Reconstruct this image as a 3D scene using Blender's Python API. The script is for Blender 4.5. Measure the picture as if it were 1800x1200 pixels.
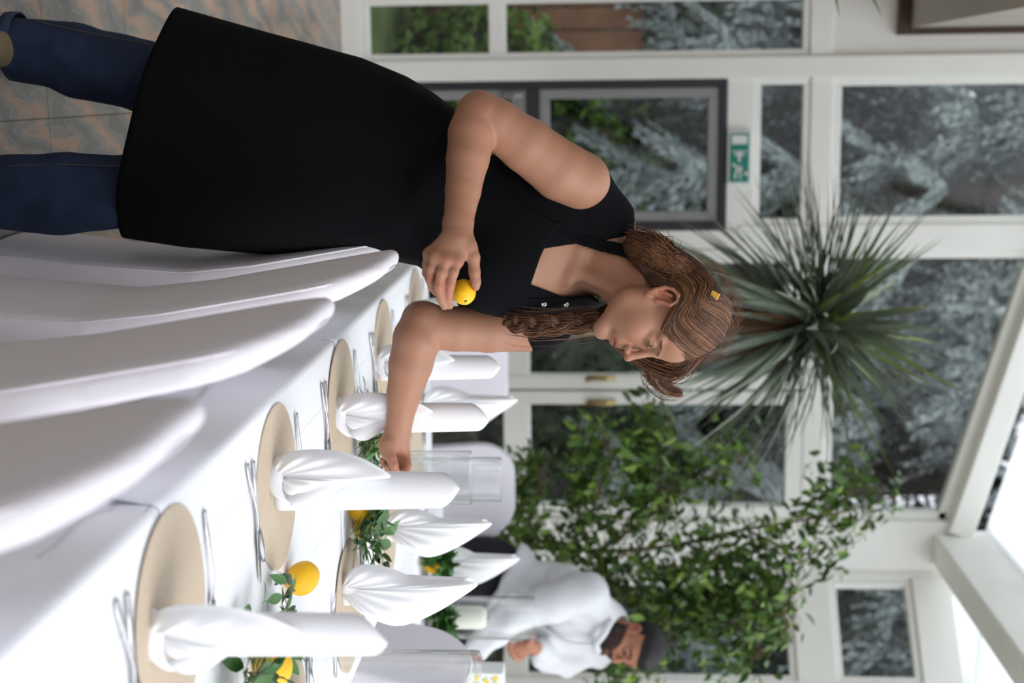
import bpy, bmesh, math, random
import numpy as np
from mathutils import Vector, Matrix
for _o in list(bpy.data.objects): bpy.data.objects.remove(_o)
SC = bpy.context.scene
COL = SC.collection
# ------------------------------------------------------------ camera (held sideways: world up points to the right of the picture)
CH = 1.36; F = 2500.0
_a = math.radians(10.3); _p = math.radians(3.89)
CAMP = np.array([0, 0, CH])
cf = np.array([math.sin(_a)*math.cos(_p), math.cos(_a)*math.cos(_p), -math.sin(_p)])
cr = np.array([math.cos(_a), -math.sin(_a), 0.0]); cu = np.cross(cr, cf)
cam = bpy.data.cameras.new('camera'); camo = bpy.data.objects.new('camera', cam); COL.objects.link(camo)
camo.matrix_world = Matrix(((cu[0], -cr[0], -cf[0], 0), (cu[1], -cr[1], -cf[1], 0), (cu[2], -cr[2], -cf[2], CH), (0, 0, 0, 1)))
cam.sensor_fit = 'HORIZONTAL'; cam.sensor_width = 36.0; cam.lens = 50.0
cam.dof.use_dof = True; cam.dof.focus_distance = 2.86; cam.dof.aperture_fstop = 3.0; cam.clip_end = 200
SC.camera = camo
# ------------------------------------------------------------ sky and light
W = bpy.data.worlds.new('overcast_sky'); SC.world = W; W.use_nodes = True
nt = W.node_tree; nt.nodes.clear()
out = nt.nodes.new('ShaderNodeOutputWorld'); bg = nt.nodes.new('ShaderNodeBackground')
geo = nt.nodes.new('ShaderNodeTexCoord'); sep = nt.nodes.new('ShaderNodeSeparateXYZ'); ramp = nt.nodes.new('ShaderNodeValToRGB')
nt.links.new(geo.outputs['Generated'], sep.inputs[0]); nt.links.new(sep.outputs['Z'], ramp.inputs[0])
ramp.color_ramp.elements[0].position = 0.0; ramp.color_ramp.elements[0].color = (.34, .35, .34, 1)
ramp.color_ramp.elements[1].position = .22; ramp.color_ramp.elements[1].color = (.93, .97, 1.05, 1)
nt.links.new(ramp.outputs[0], bg.inputs[0]); bg.inputs[1].default_value = 0.70
nt.links.new(bg.outputs[0], out.inputs[0])
def light(name, kind, loc, target, energy, color, **kw):
    l = bpy.data.lights.new(name, kind); l.energy = energy; l.color = color
    for k, v in kw.items(): setattr(l, k, v)
    o = bpy.data.objects.new(name, l); COL.objects.link(o); o.location = loc
    o.rotation_euler = (Vector(target)-Vector(loc)).to_track_quat('-Z', 'Y').to_euler(); return o
light('daylight_sun', 'SUN', (5, -2.0, 6), (0.6, 2.8, .7), 1.55, (1, .985, .965), angle=math.radians(50))
SC.view_settings.view_transform = 'Standard'; SC.view_settings.look = 'None'
SC.view_settings.exposure = 0.74; SC.view_settings.gamma = 1.0; SC.view_settings.use_curve_mapping = False

# ------------------------------------------------------------ helpers
rng = np.random.default_rng(7); random.seed(7)
def ray(u, h): return cf+cr*(u-600)/F+cu*(h-900)/F
def P(u, h, d): return CAMP+ray(u, h)*d                    # a point u to the right and h up in the upright frame, d metres deep
def onz(u, h, z): R = ray(u, h); return CAMP+R*(z-CH)/R[2]
def ony(u, h, y): R = ray(u, h); return CAMP+R*y/R[1]
MB = np.array([cr, cu, -cf])                               # rows: the axes of the body frame used for figures
def toworld(v): return np.asarray(v) @ MB + CAMP
def V(u, h, d): return np.array([(u-600)/F*d, (h-900)/F*d, -d])

def srgb(r, g, b): return tuple(((c/255.0)/12.92 if c/255.0 <= .04045 else ((c/255.0+.055)/1.055)**2.4) for c in (r, g, b))+(1.0,)
def mat(name, col, rough=.6, bump=0.0, bscale=60, var=0.0, vscale=6, metal=0.0, trans=0.0, ior=1.45, sheen=0.0, sss=0.0, spec=.5, stretch=None, attr=None, coat=0.0):
    m = bpy.data.materials.new(name); m.use_nodes = True; n = m.node_tree.nodes; L = m.node_tree.links
    b = n['Principled BSDF']; c = srgb(*col)
    b.inputs['Base Color'].default_value = c; b.inputs['Roughness'].default_value = rough; b.inputs['Metallic'].default_value = metal
    b.inputs['Transmission Weight'].default_value = trans; b.inputs['IOR'].default_value = ior
    b.inputs['Specular IOR Level'].default_value = spec; b.inputs['Sheen Weight'].default_value = sheen; b.inputs['Coat Weight'].default_value = coat
    if sss: b.inputs['Subsurface Weight'].default_value = sss; b.inputs['Subsurface Radius'].default_value = (1, .35, .2); b.inputs['Subsurface Scale'].default_value = .008
    tc = n.new('ShaderNodeTexCoord'); mp = n.new('ShaderNodeMapping'); L.new(tc.outputs['Object'], mp.inputs[0])
    if stretch: mp.inputs['Scale'].default_value = stretch
    src = None
    if attr:
        at = n.new('ShaderNodeAttribute'); at.attribute_name = attr; src = at.outputs['Color']; L.new(src, b.inputs['Base Color'])
    if var:
        t = n.new('ShaderNodeTexNoise'); t.inputs['Scale'].default_value = vscale; t.inputs['Detail'].default_value = 6; L.new(mp.outputs[0], t.inputs['Vector'])
        mr = n.new('ShaderNodeMapRange'); mr.inputs[1].default_value = .3; mr.inputs[2].default_value = .7; mr.inputs[3].default_value = 1-var; mr.inputs[4].default_value = 1+var
        L.new(t.outputs[0], mr.inputs[0])
        mx = n.new('ShaderNodeVectorMath'); mx.operation = 'SCALE'
        if src: L.new(src, mx.inputs[0])
        else: mx.inputs[0].default_value = c[:3]
        L.new(mr.outputs[0], mx.inputs['Scale']); L.new(mx.outputs[0], b.inputs['Base Color'])
    if bump:
        t = n.new('ShaderNodeTexNoise'); t.inputs['Scale'].default_value = bscale; t.inputs['Detail'].default_value = 4; L.new(mp.outputs[0], t.inputs['Vector'])
        bp = n.new('ShaderNodeBump'); bp.inputs['Strength'].default_value = bump; bp.inputs['Distance'].default_value = .01
        L.new(t.outputs[0], bp.inputs['Height']); L.new(bp.outputs[0], b.inputs['Normal'])
    return m
def tag(o, label=None, cat=None, group=None, kind=None):
    for k, v in (('label', label), ('category', cat), ('group', group), ('kind', kind)):
        if v: o[k] = v
    return o
def mesh(name, v, f, m=None, parent=None, smooth=True, at=None):
    """v: (n,3) world (or local to parent, if parent has no rotation: give at) vertices, f: list of faces or (k,4)/(k,3) int array"""
    v = np.asarray(v, float)
    org = np.zeros(3)
    if parent is not None: org = np.array(parent.matrix_basis.translation) if at is None else np.array(at)
    me = bpy.data.meshes.new(name)
    if isinstance(f, np.ndarray):
        k = f.shape[1]; me.vertices.add(len(v)); me.vertices.foreach_set('co', (v-org).astype(np.float32).ravel())
        me.loops.add(f.size); me.loops.foreach_set('vertex_index', f.astype(np.int32).ravel())
        me.polygons.add(len(f)); me.polygons.foreach_set('loop_start', np.arange(0, f.size, k, dtype=np.int32)); me.polygons.foreach_set('loop_total', np.full(len(f), k, np.int32))
        me.update(calc_edges=True); me.validate()
    else:
        me.from_pydata([tuple(x) for x in (v-org)], [], f); me.update()
    if smooth: me.polygons.foreach_set('use_smooth', [True]*len(me.polygons))
    if m: me.materials.append(m)
    o = bpy.data.objects.new(name, me); COL.objects.link(o)
    if parent is not None: o.parent = parent
    return o
def empty(name, loc, rz=0, **kw):
    o = bpy.data.objects.new(name, None); COL.objects.link(o); o.location = tuple(loc); o.rotation_euler = (0, 0, rz); o.empty_display_size = .1
    return tag(o, **kw)
def copy_tree(o, parent=None):
    c = o.copy(); COL.objects.link(c)
    if parent is not None: c.parent = parent
    for ch in [x for x in bpy.data.objects if x.parent == o]: copy_tree(ch, c)
    return c
class B:
    """collects boxes, tubes and lathes; build() links them as one mesh"""
    def __init__(s): s.v = []; s.f = []
    def add(s, v, f):
        n = len(s.v); s.v += [tuple(x) for x in v]; s.f += [tuple(i+n for i in q) for q in f]; return s
    def box(s, a, b):
        x0, y0, z0 = a; x1, y1, z1 = b
        return s.add([(x0, y0, z0), (x1, y0, z0), (x1, y1, z0), (x0, y1, z0), (x0, y0, z1), (x1, y0, z1), (x1, y1, z1), (x0, y1, z1)],
                     [(0, 3, 2, 1), (4, 5, 6, 7), (0, 1, 5, 4), (1, 2, 6, 5), (2, 3, 7, 6), (3, 0, 4, 7)])
    def bar(s, p, q, w, t, side=(0, 1, 0)):
        """box beam from p to q, w across, t along side"""
        p = Vector(p); q = Vector(q); d = (q-p).normalized(); sd = Vector(side); sd = (sd-d*sd.dot(d)).normalized(); n = d.cross(sd)
        c = [sd*(t/2)*i+n*(w/2)*j for i, j in ((-1, -1), (1, -1), (1, 1), (-1, 1))]
        return s.add([p+k for k in c]+[q+k for k in c], [(0, 1, 2, 3), (7, 6, 5, 4), (0, 4, 5, 1), (1, 5, 6, 2), (2, 6, 7, 3), (3, 7, 4, 0)])
    def tube(s, pts, rad, n=8, cap=True):
        pts = [np.array(x, float) for x in pts]; k = len(pts)
        rad = [rad]*k if np.isscalar(rad) else rad
        t0 = pts[1]-pts[0]; ref = np.array([0, 0, 1.0]) if abs(t0[2]) < .9*np.linalg.norm(t0) else np.array([1.0, 0, 0])
        v = []
        for i in range(k):
            t = pts[min(i+1, k-1)]-pts[max(i-1, 0)]; t = t/(np.linalg.norm(t)+1e-9)
            x = np.cross(ref, t); x /= (np.linalg.norm(x)+1e-9); y = np.cross(t, x); ref = y if False else ref
            for j in range(n):
                a = 2*math.pi*j/n; v.append(pts[i]+rad[i]*(math.cos(a)*x+math.sin(a)*y))
        f = [(i*n+j, i*n+(j+1) % n, (i+1)*n+(j+1) % n, (i+1)*n+j) for i in range(k-1) for j in range(n)]
        if cap: f += [tuple(range(n-1, -1, -1)), tuple(range((k-1)*n, k*n))]
        return s.add(v, f)
    def lathe(s, prof, c=(0, 0, 0), n=32):
        v = [(c[0]+r*math.cos(2*math.pi*j/n), c[1]+r*math.sin(2*math.pi*j/n), c[2]+z) for r, z in prof for j in range(n)]
        f = [(i*n+j, i*n+(j+1) % n, (i+1)*n+(j+1) % n, (i+1)*n+j) for i in range(len(prof)-1) for j in range(n)]
        f += [tuple(range(n-1, -1, -1)), tuple(range((len(prof)-1)*n, len(prof)*n))]
        return s.add(v, f)
    def build(s, name, m, parent=None, smooth=False, at=None, bevel=0):
        o = mesh(name, s.v, s.f, m, parent, smooth, at)
        if bevel:
            b = o.modifiers.new('bevel', 'BEVEL'); b.width = bevel; b.segments = 2; b.limit_method = 'ANGLE'
        return o

# ------------------------------------------------------------ signed distance modelling (bodies, clothes, chair covers)
def smin(a, b, k):
    if k <= 0: return np.minimum(a, b)
    h = np.clip(.5+.5*(b-a)/k, 0, 1); return b*(1-h)+a*h-k*h*(1-h)
class SDF:
    def __init__(s): s.ops = []
    def cone(s, a, b, r1, r2, k=.015, sub=False, fl=None):
        a = np.array(a, float); b = np.array(b, float)
        def fn(p):
            pa = p-a; ba = b-a; t = np.clip((pa@ba)/(ba@ba), 0, 1); q = pa-t[..., None]*ba
            if fl is not None:                     # flatten along unit axis fl[0] by factor fl[1]
                n = np.array(fl[0]); w = q@n; q = q+(w*(1/fl[1]-1))[..., None]*n
            return np.sqrt((q*q).sum(-1))-(r1+(r2-r1)*t)
        m = max(r1, r2)+.035+k
        s.ops.append((fn, np.minimum(a, b)-m, np.maximum(a, b)+m, k, sub)); return s
    def chain(s, pts, rs, k=.012, **kw):
        for i in range(len(pts)-1): s.cone(pts[i], pts[i+1], rs[i], rs[i+1], k, **kw)
        return s
    def ell(s, c, r, R=None, k=.02, sub=False):
        c = np.array(c, float); r = np.array(r, float); R = np.eye(3) if R is None else np.array(R)
        def fn(p):
            q = (p-c)@R.T; k0 = np.sqrt(((q/r)**2).sum(-1)); k1 = np.sqrt(((q/(r*r))**2).sum(-1))+1e-9
            return k0*(k0-1)/k1
        m = r.max()+.035+k
        s.ops.append((fn, c-m, c+m, k, sub)); return s
    def box(s, c, hs, R=None, rd=.01, k=0.0, sub=False):
        c = np.array(c, float); hs = np.array(hs, float); R = np.eye(3) if R is None else np.array(R)
        def fn(p):
            q = np.abs((p-c)@R.T)-(hs-rd)
            return np.sqrt((np.maximum(q, 0)**2).sum(-1))+np.minimum(q.max(-1), 0)-rd
        m = np.linalg.norm(hs)+.035+k
        s.ops.append((fn, c-m, c+m, k, sub)); return s
    def field(s, xs, ys, zs):
        D = np.full((len(xs), len(ys), len(zs)), .2, np.float32)
        for fn, lo, hi, k, sub in s.ops:
            i = [np.searchsorted(g, (lo[j], hi[j])) for j, g in enumerate((xs, ys, zs))]
            if any(q[1]-q[0] < 1 for q in i): continue
            X, Y, Z = np.meshgrid(xs[i[0][0]:i[0][1]], ys[i[1][0]:i[1][1]], zs[i[2][0]:i[2][1]], indexing='ij')
            d = fn(np.stack([X, Y, Z], -1)); sl = tuple(slice(q[0], q[1]) for q in i)
            D[sl] = -smin(-D[sl], d, k) if sub else smin(D[sl], d, k)
        return D
def grid(lo, hi, step, fine=()):
    """one axis of a rectilinear grid; fine: (from, to, step) intervals"""
    x = lo; g = [lo]
    while x < hi:
        st = step
        for a, b, q in fine:
            if a <= x < b: st = min(st, q)
        x += st; g.append(x)
    return np.array(g)
def nets(D, xs, ys, zs):
    """surface nets on a rectilinear grid -> verts, quads"""
    S = D < 0
    a = S[:-1, :-1, :-1]; al = a.copy(); an = a.copy()
    for i in (0, 1):
        for j in (0, 1):
            for k in (0, 1):
                q = S[i:S.shape[0]-1+i, j:S.shape[1]-1+j, k:S.shape[2]-1+k]; al &= q; an |= q
    I, J, K = np.nonzero(an & ~al); n = len(I)
    idx = np.full(a.shape, -1, np.int32); idx[I, J, K] = np.arange(n)
    acc = np.zeros((n, 3)); cnt = np.zeros(n); G = (xs, ys, zs)
    cor = [(i, j, k) for i in (0, 1) for j in (0, 1) for k in (0, 1)]
    val = {c: D[I+c[0], J+c[1], K+c[2]].astype(float) for c in cor}
    pos = {c: np.stack([xs[I+c[0]], ys[J+c[1]], zs[K+c[2]]], -1) for c in cor}
    for c in cor:
        for ax in range(3):
            if c[ax] == 0:
                e = list(c); e[ax] = 1; e = tuple(e); va, vb = val[c], val[e]; m = (va < 0) != (vb < 0)
                t = np.where(m, va/np.where(m, va-vb, 1), 0)
                acc += np.where(m[:, None], pos[c]+(pos[e]-pos[c])*t[:, None], 0); cnt += m
    v = acc/cnt[:, None]; fs = []
    for ax in range(3):
        o1, o2 = [(1, 2), (2, 0), (0, 1)][ax]
        s0 = [slice(1, -1)]*3; s0[ax] = slice(0, -1); s1 = [slice(1, -1)]*3; s1[ax] = slice(1, None)
        A = S[tuple(s0)]; Bq = S[tuple(s1)]; q = np.argwhere(A != Bq)
        if len(q) == 0: continue
        flip = A[q[:, 0], q[:, 1], q[:, 2]]
        b = q.copy(); b[:, o1] += 1; b[:, o2] += 1
        def at(d1, d2):
            w = b.copy(); w[:, o1] -= d1; w[:, o2] -= d2; return idx[w[:, 0], w[:, 1], w[:, 2]]
        Q = np.stack([at(1, 1), at(0, 1), at(0, 0), at(1, 0)], -1); Q = np.where(flip[:, None], Q, Q[:, ::-1]); fs.append(Q)
    return v, np.concatenate(fs)
def relax(v, f, n=2, lam=.5):
    for _ in range(n):
        acc = np.zeros_like(v); c = np.zeros(len(v))
        for i in range(4):
            np.add.at(acc, f[:, i], v[f[:, (i+1) % 4]]); np.add.at(c, f[:, i], 1)
        m = c > 0; v[m] += lam*(acc[m]/c[m][:, None]-v[m])
    return v
def poly_sd(X, Y, poly):
    """signed distance (negative inside) to a 2-D polygon"""
    p = np.array(poly, float); d = np.full(X.shape, 1e9); s = np.ones(X.shape)
    for i in range(len(p)):
        a = p[i]; b = p[i-1]; e = b-a; wx = X-a[0]; wy = Y-a[1]; t = np.clip((wx*e[0]+wy*e[1])/(e@e+1e-12), 0, 1)
        d = np.minimum(d, (wx-e[0]*t)**2+(wy-e[1]*t)**2)
        c1 = Y >= a[1]; c2 = Y < b[1]; c3 = e[0]*wy > e[1]*wx
        s = np.where((c1 & c2 & c3) | (~c1 & ~c2 & ~c3), -s, s)
    return s*np.sqrt(d)
def smooth_path(pts, n):
    """Catmull-Rom through pts, n samples"""
    p = np.array(pts, float); k = len(p)-1; o = []
    for t in np.linspace(0, k-1e-6, n):
        i = int(t); q = t-i; a, b, c, d = p[max(i-1, 0)], p[i], p[i+1], p[min(i+2, k)]
        o.append(.5*((2*b)+(-a+c)*q+(2*a-5*b+4*c-d)*q*q+(-a+3*b-3*c+d)*q**3))
    return np.array(o)
# ------------------------------------------------------------ the conservatory
YW = 7.35
m_paint = mat('white_paint', (242, 242, 237), .45, var=.03, vscale=3, bump=.03, bscale=30)
m_panel = mat('white_panel', (238, 235, 228), .55, var=.03, vscale=2)
m_grey = mat('grey_aluminium', (150, 151, 150), .35)
m_dark = mat('anthracite_frame', (48, 50, 54), .4)
m_brown = mat('brown_wood_trim', (70, 48, 38), .5, var=.15, vscale=8)
def glass_mat(name, tint, pw=5.0, lo=.05, hi=.85):
    """clear sheet glass: transparent, more mirror-like at grazing angles"""
    m = bpy.data.materials.new(name); m.use_nodes = True; n = m.node_tree.nodes; L = m.node_tree.links; n.clear()
    o = n.new('ShaderNodeOutputMaterial'); t = n.new('ShaderNodeBsdfTransparent'); g = n.new('ShaderNodeBsdfGlossy'); x = n.new('ShaderNodeMixShader'); lw = n.new('ShaderNodeLayerWeight')
    t.inputs[0].default_value = tint; g.inputs['Roughness'].default_value = .02; lw.inputs[0].default_value = .5
    pn = n.new('ShaderNodeMath'); pn.operation = 'POWER'; pn.inputs[1].default_value = pw; mr = n.new('ShaderNodeMapRange'); mr.inputs[3].default_value = lo; mr.inputs[4].default_value = hi
    L.new(lw.outputs['Facing'], pn.inputs[0]); L.new(pn.outputs[0], mr.inputs[0]); L.new(mr.outputs[0], x.inputs[0]); L.new(t.outputs[0], x.inputs[1]); L.new(g.outputs[0], x.inputs[2]); L.new(x.outputs[0], o.inputs[0]); return m
m_pane = glass_mat('window_glass', (.95, .97, .97, 1), 5.0, .03, .6)
def st(o): o['kind'] = 'structure'; return o
# stone floor: polished pinkish grey granite slabs with flowing veins
def floor_mat():
    m = bpy.data.materials.new('veined_granite'); m.use_nodes = True; n = m.node_tree.nodes; L = m.node_tree.links; b = n['Principled BSDF']
    tc = n.new('ShaderNodeTexCoord'); mp = n.new('ShaderNodeMapping'); L.new(tc.outputs['Object'], mp.inputs[0]); mp.inputs['Rotation'].default_value = (0, 0, .9); mp.inputs['Scale'].default_value = (1, .35, 1)
    w = n.new('ShaderNodeTexNoise'); w.inputs['Scale'].default_value = 2.4; w.inputs['Detail'].default_value = 8; w.inputs['Distortion'].default_value = 2.2; L.new(mp.outputs[0], w.inputs[0])
    wv = n.new('ShaderNodeTexWave'); wv.inputs['Scale'].default_value = 3.4; wv.inputs['Distortion'].default_value = 8; wv.inputs['Detail'].default_value = 5; wv.inputs['Detail Scale'].default_value = 2.6; L.new(mp.outputs[0], wv.inputs[0])
    r = n.new('ShaderNodeValToRGB'); L.new(wv.outputs['Fac'], r.inputs[0]); e = r.color_ramp.elements
    e[0].position = .1; e[0].color = srgb(128, 126, 120); e[1].position = .95; e[1].color = srgb(176, 148, 126)
    for ps, c in ((.3, (150, 144, 136)), (.55, (138, 134, 128)), (.78, (160, 146, 132))):
        k = e.new(ps); k.color = srgb(*c)
    sp = n.new('ShaderNodeTexNoise'); sp.inputs['Scale'].default_value = 160; sp.inputs['Detail'].default_value = 3; L.new(tc.outputs['Object'], sp.inputs[0])
    mr = n.new('ShaderNodeMapRange'); mr.inputs[1].default_value = .3; mr.inputs[2].default_value = .7; mr.inputs[3].default_value = .85; mr.inputs[4].default_value = 1.35; L.new(sp.outputs[0], mr.inputs[0])
    mr2 = n.new('ShaderNodeMapRange'); mr2.inputs[1].default_value = .35; mr2.inputs[2].default_value = .65; mr2.inputs[3].default_value = .75; mr2.inputs[4].default_value = 1.1; L.new(w.outputs[0], mr2.inputs[0])
    mu = n.new('ShaderNodeMath'); mu.operation = 'MULTIPLY'; L.new(mr.outputs[0], mu.inputs[0]); L.new(mr2.outputs[0], mu.inputs[1])
    br = n.new('ShaderNodeTexBrick'); br.offset = 0; br.inputs['Scale'].default_value = 1; br.inputs['Brick Width'].default_value = .6; br.inputs['Row Height'].default_value = .6; br.inputs['Mortar Size'].default_value = .0022
    mb = n.new('ShaderNodeMapping'); mb.inputs['Location'].default_value = (-.07, .18, 0); L.new(tc.outputs['Object'], mb.inputs[0]); L.new(mb.outputs[0], br.inputs[0])
    br.inputs['Color1'].default_value = (1, 1, 1, 1); br.inputs['Color2'].default_value = (.9, .9, .92, 1); br.inputs['Mortar'].default_value = (.35, .33, .3, 1)
    s1 = n.new('ShaderNodeVectorMath'); s1.operation = 'SCALE'; L.new(r.outputs[0], s1.inputs[0]); L.new(mu.outputs[0], s1.inputs['Scale'])
    s2 = n.new('ShaderNodeVectorMath'); s2.operation = 'MULTIPLY'; L.new(s1.outputs[0], s2.inputs[0]); L.new(br.outputs[0], s2.inputs[1]); L.new(s2.outputs[0], b.inputs['Base Color'])
    b.inputs['Roughness'].default_value = .32
    return m
st(B().box((-3, -1.5, -.12), (6.5, YW+.3, 0)).build('floor', floor_mat()))
def wx(u): return ony(u, 1000, YW)[0]
def wz(h): return ony(300, h, YW)[2]
Z0 = 0.0
m_w = m_paint
def hbar(b, x0, x1, z0, z1, y0=-.05, y1=.05): b.box((x0, YW+y0, z0), (x1, YW+y1, z1))
# main posts and transom of the back wall
b = B()
b.box((wx(104), YW-.07, 0), (wx(141), YW+.08, 4.2))
b.box((wx(396), YW-.06, 2.02), (wx(440), YW+.08, 4.2)); b.box((wx(404), YW-.06, 0), (wx(436), YW+.08, 2.02))
b.box((wx(905), YW-.07, 0), (wx(990), YW+.1, 3.25))
b.box((-2.9, YW-.05, 2.36), (wx(104), YW+.07, 2.47)); b.box((wx(141), YW-.05, 2.37), (wx(905), YW+.07, 2.48))
b.box((-2.9, YW-.04, 0), (wx(104), YW+.08, .11))
st(b.build('wall_back', m_w, bevel=.006))
def window(name, x0, x1, z0, z1, fr=.05, cols=(), rows=(), mt=m_paint, y=YW, glz=m_pane):
    b = B(); d = .035
    b.box((x0, y-d, z0), (x0+fr, y+d, z1)); b.box((x1-fr, y-d, z0), (x1, y+d, z1)); b.box((x0+fr, y-d, z0), (x1-fr, y+d, z0+fr)); b.box((x0+fr, y-d, z1-fr), (x1-fr, y+d, z1))
    for c, w in cols: b.box((c-w/2, y-d, z0+fr), (c+w/2, y+d, z1-fr))
    for c, w in rows: b.box((x0+fr, y-d*.96, c-w/2), (x1-fr, y+d*.96, c+w/2))
    e = empty(name, (x0, y, z0)); st(e); b.build('window_frame', mt, e, bevel=.005)
    B().box((x0+fr*.8, y-.006, z0+fr*.8), (x1-fr*.8, y+.006, z1-fr*.8)).build('window_pane', glz, e)
    return e
# left: two stacked panes (low and high) left of the post, and one more to the side
window('window_1', -2.0, wx(104), .11, 2.36, fr=.035, rows=((wz(878), .085),), cols=((wx(-4), .05),))
window('window_2', wx(141), wx(398), 2.09, 2.37, fr=.035)
e = B(); e.box((wx(141), YW-.05, 1.955), (wx(404), YW+.05, 2.09)); st(e.build('trim_1', m_w, bevel=.004))
window('window_3', wx(141), wx(398), 2.48, 4.2, fr=.045)
# dark patio door
x0, x1 = wx(142), wx(403)
d = st(empty('door_1', (x0, YW, 0)))
b = B()
for q in ((x0, 0, x0+.04, 1.955), (x1-.04, 0, x1, 1.955), (x0+.04, 1.915, x1-.04, 1.955), (x0+.04, .0, x1-.04, .05), (x0+.04, wz(928), x1-.04, wz(950))):
    b.box((q[0], YW-.06, q[1]), (q[2], YW+.06, q[3]))
b.build('door_frame', m_dark, d, bevel=.004)
b = B()
for za, zb in ((.05, wz(928)), (wz(950), 1.915)):
    xa, xb = x0+.04, x1-.04
    b.box((xa, YW-.045, za), (xa+.05, YW+.045, zb)); b.box((xb-.05, YW-.045, za), (xb, YW+.045, zb)); b.box((xa+.05, YW-.045, za), (xb-.05, YW+.045, za+.05)); b.box((xa+.05, YW-.045, zb-.055), (xb-.05, YW+.045, zb))
b.build('door_leaf', m_grey, d, bevel=.004)
B().box((x0+.08, YW-.006, .09), (x1-.08, YW+.006, 1.87)).build('door_pane', m_pane, d)
hd = B(); hx = x0+.07; hz = wz(905); hd.box((hx-.015, YW-.07, hz-.06), (hx+.015, YW-.045, hz+.05)); hd.tube([(hx, YW-.075, hz), (hx, YW-.1, hz), (hx+.05, YW-.105, hz+.005), (hx+.12, YW-.1, hz+.03)], .009)
hd.build('door_handle', m_grey, d, smooth=True)
# white double garden door
def leaf(name, x0, x1, lab):
    d = st(empty(name, (x0, YW, 0))); b = B(); f = .07; z1 = 2.37
    zr0, zr1 = wz(880), wz(928)
    b.box((x0, YW-.05, 0), (x0+f, YW+.04, z1)); b.box((x1-f, YW-.05, 0), (x1, YW+.04, z1)); b.box((x0+f, YW-.045, 0), (x1-f, YW+.04, .14)); b.box((x0+f, YW-.045, zr0), (x1-f, YW+.04, zr1)); b.box((x0+f, YW-.045, wz(1390)), (x1-f, YW+.04, z1))
    b.build('door_leaf', m_paint, d, bevel=.006)
    B().box((x0+f-.01, YW-.006, .13), (x1-f+.01, YW+.006, wz(1390)+.01)).build('door_pane', m_pane, d)
    return d
m_brass = mat('pale_brass', (190, 170, 120), .35, metal=.7)
dl = leaf('door_2', wx(438), wx(680), ''); dr = leaf('door_3', wx(684), wx(905), '')
for d, u, s in ((dl, 660, -1), (dr, 703, 1)):
    x = wx(u); z = wz(1062); b = B(); b.box((x-.014, YW-.065, z-.09), (x+.014, YW-.05, z+.06)); b.tube([(x, YW-.06, z), (x, YW-.1, z), (x+s*-.0, YW-.115, z+.02), (x, YW-.11, z-.1)], .009)
    b.build('door_handle', m_brass, d, smooth=True)
# gable window above the garden door, under the sloping rafter
xa, xb = wx(440), wx(905); e = st(empty('window_4', (xa, YW, 2.48)))
def rz(x): return 3.05+(2.56-x)*.285                    # underside of the rafter
b = B(); f = .045
b.box((xa, YW-.035, 2.48), (xa+f, YW+.035, rz(xa))); b.box((xb-f, YW-.035, 2.48), (xb, YW+.035, rz(xb))); b.box((xa+f, YW-.035, 2.48), (xb-f, YW+.035, 2.48+f))
b.bar((xa, YW, rz(xa)-.02), (xb, YW, rz(xb)-.02), .06, .07)
b.build('window_frame', m_paint, e, bevel=.004)
mesh('window_pane', [(xa, YW, 2.5), (xb, YW, 2.5), (xb, YW, rz(xb)), (xa, YW, rz(xa))], [(0, 1, 2, 3)], m_pane, e, smooth=False)
b = B(); b.bar((wx(440), YW-.04, rz(wx(440))+.075), (wx(925), YW-.04, rz(wx(925))+.075), .13, .16)
b.bar((wx(120), YW-.04, rz(wx(120))+.075), (wx(440), YW-.04, rz(wx(440))+.075), .13, .16)
st(b.build('trim_2', m_w, bevel=.01))
# glazing bars and glass of the roof, running from the back wall towards the viewer
b = B()
for xx in (wx(440), wx(120)): b.bar((xx, YW, rz(xx)+.16), (xx, 3.0, rz(xx)+.16), .07, .12, side=(0, 0, 1))
st(b.build('trim_3', m_w, bevel=.006))
m_frost = bpy.data.materials.new('frosted_roof_glass'); m_frost.use_nodes = True; _n = m_frost.node_tree.nodes; _n.clear(); _L = m_frost.node_tree.links
_o = _n.new('ShaderNodeOutputMaterial'); _t = _n.new('ShaderNodeBsdfTransparent'); _d = _n.new('ShaderNodeBsdfTranslucent'); _x = _n.new('ShaderNodeMixShader'); _x.inputs[0].default_value = .6; _d.inputs[0].default_value = (.92, .95, .96, 1)
_L.new(_t.outputs[0], _x.inputs[1]); _L.new(_d.outputs[0], _x.inputs[2]); _L.new(_x.outputs[0], _o.inputs[0])
_xa, _xb = wx(440)-.9, wx(925)+.15
st(mesh('window_8', [(_xa, 2.6, rz(_xa)+.23), (_xb, 2.6, rz(_xb)+.23), (_xb, YW, rz(_xb)+.23), (_xa, YW, rz(_xa)+.23)]+[(_xa, 2.6, rz(_xa)+.24), (_xb, 2.6, rz(_xb)+.24), (_xb, YW, rz(_xb)+.24), (_xa, YW, rz(_xa)+.24)], [(0, 3, 2, 1), (4, 5, 6, 7)], m_frost, None, False))
# eave beam running towards the viewer and the wall bay on the right
xe = wx(925); b = B(); b.box((xe, 2.2, 3.06), (xe+.17, YW, 3.4)); st(b.build('trim_4', m_w, bevel=.012))
b = B()
for yy in (6.4, 5.2): b.bar((xe+.02, yy, 3.42), (xe-2.2, yy, 3.42+2.2*.285), .05, .06, side=(0, 0, 1))
st(b.build('trim_5', m_w, bevel=.006))
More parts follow.
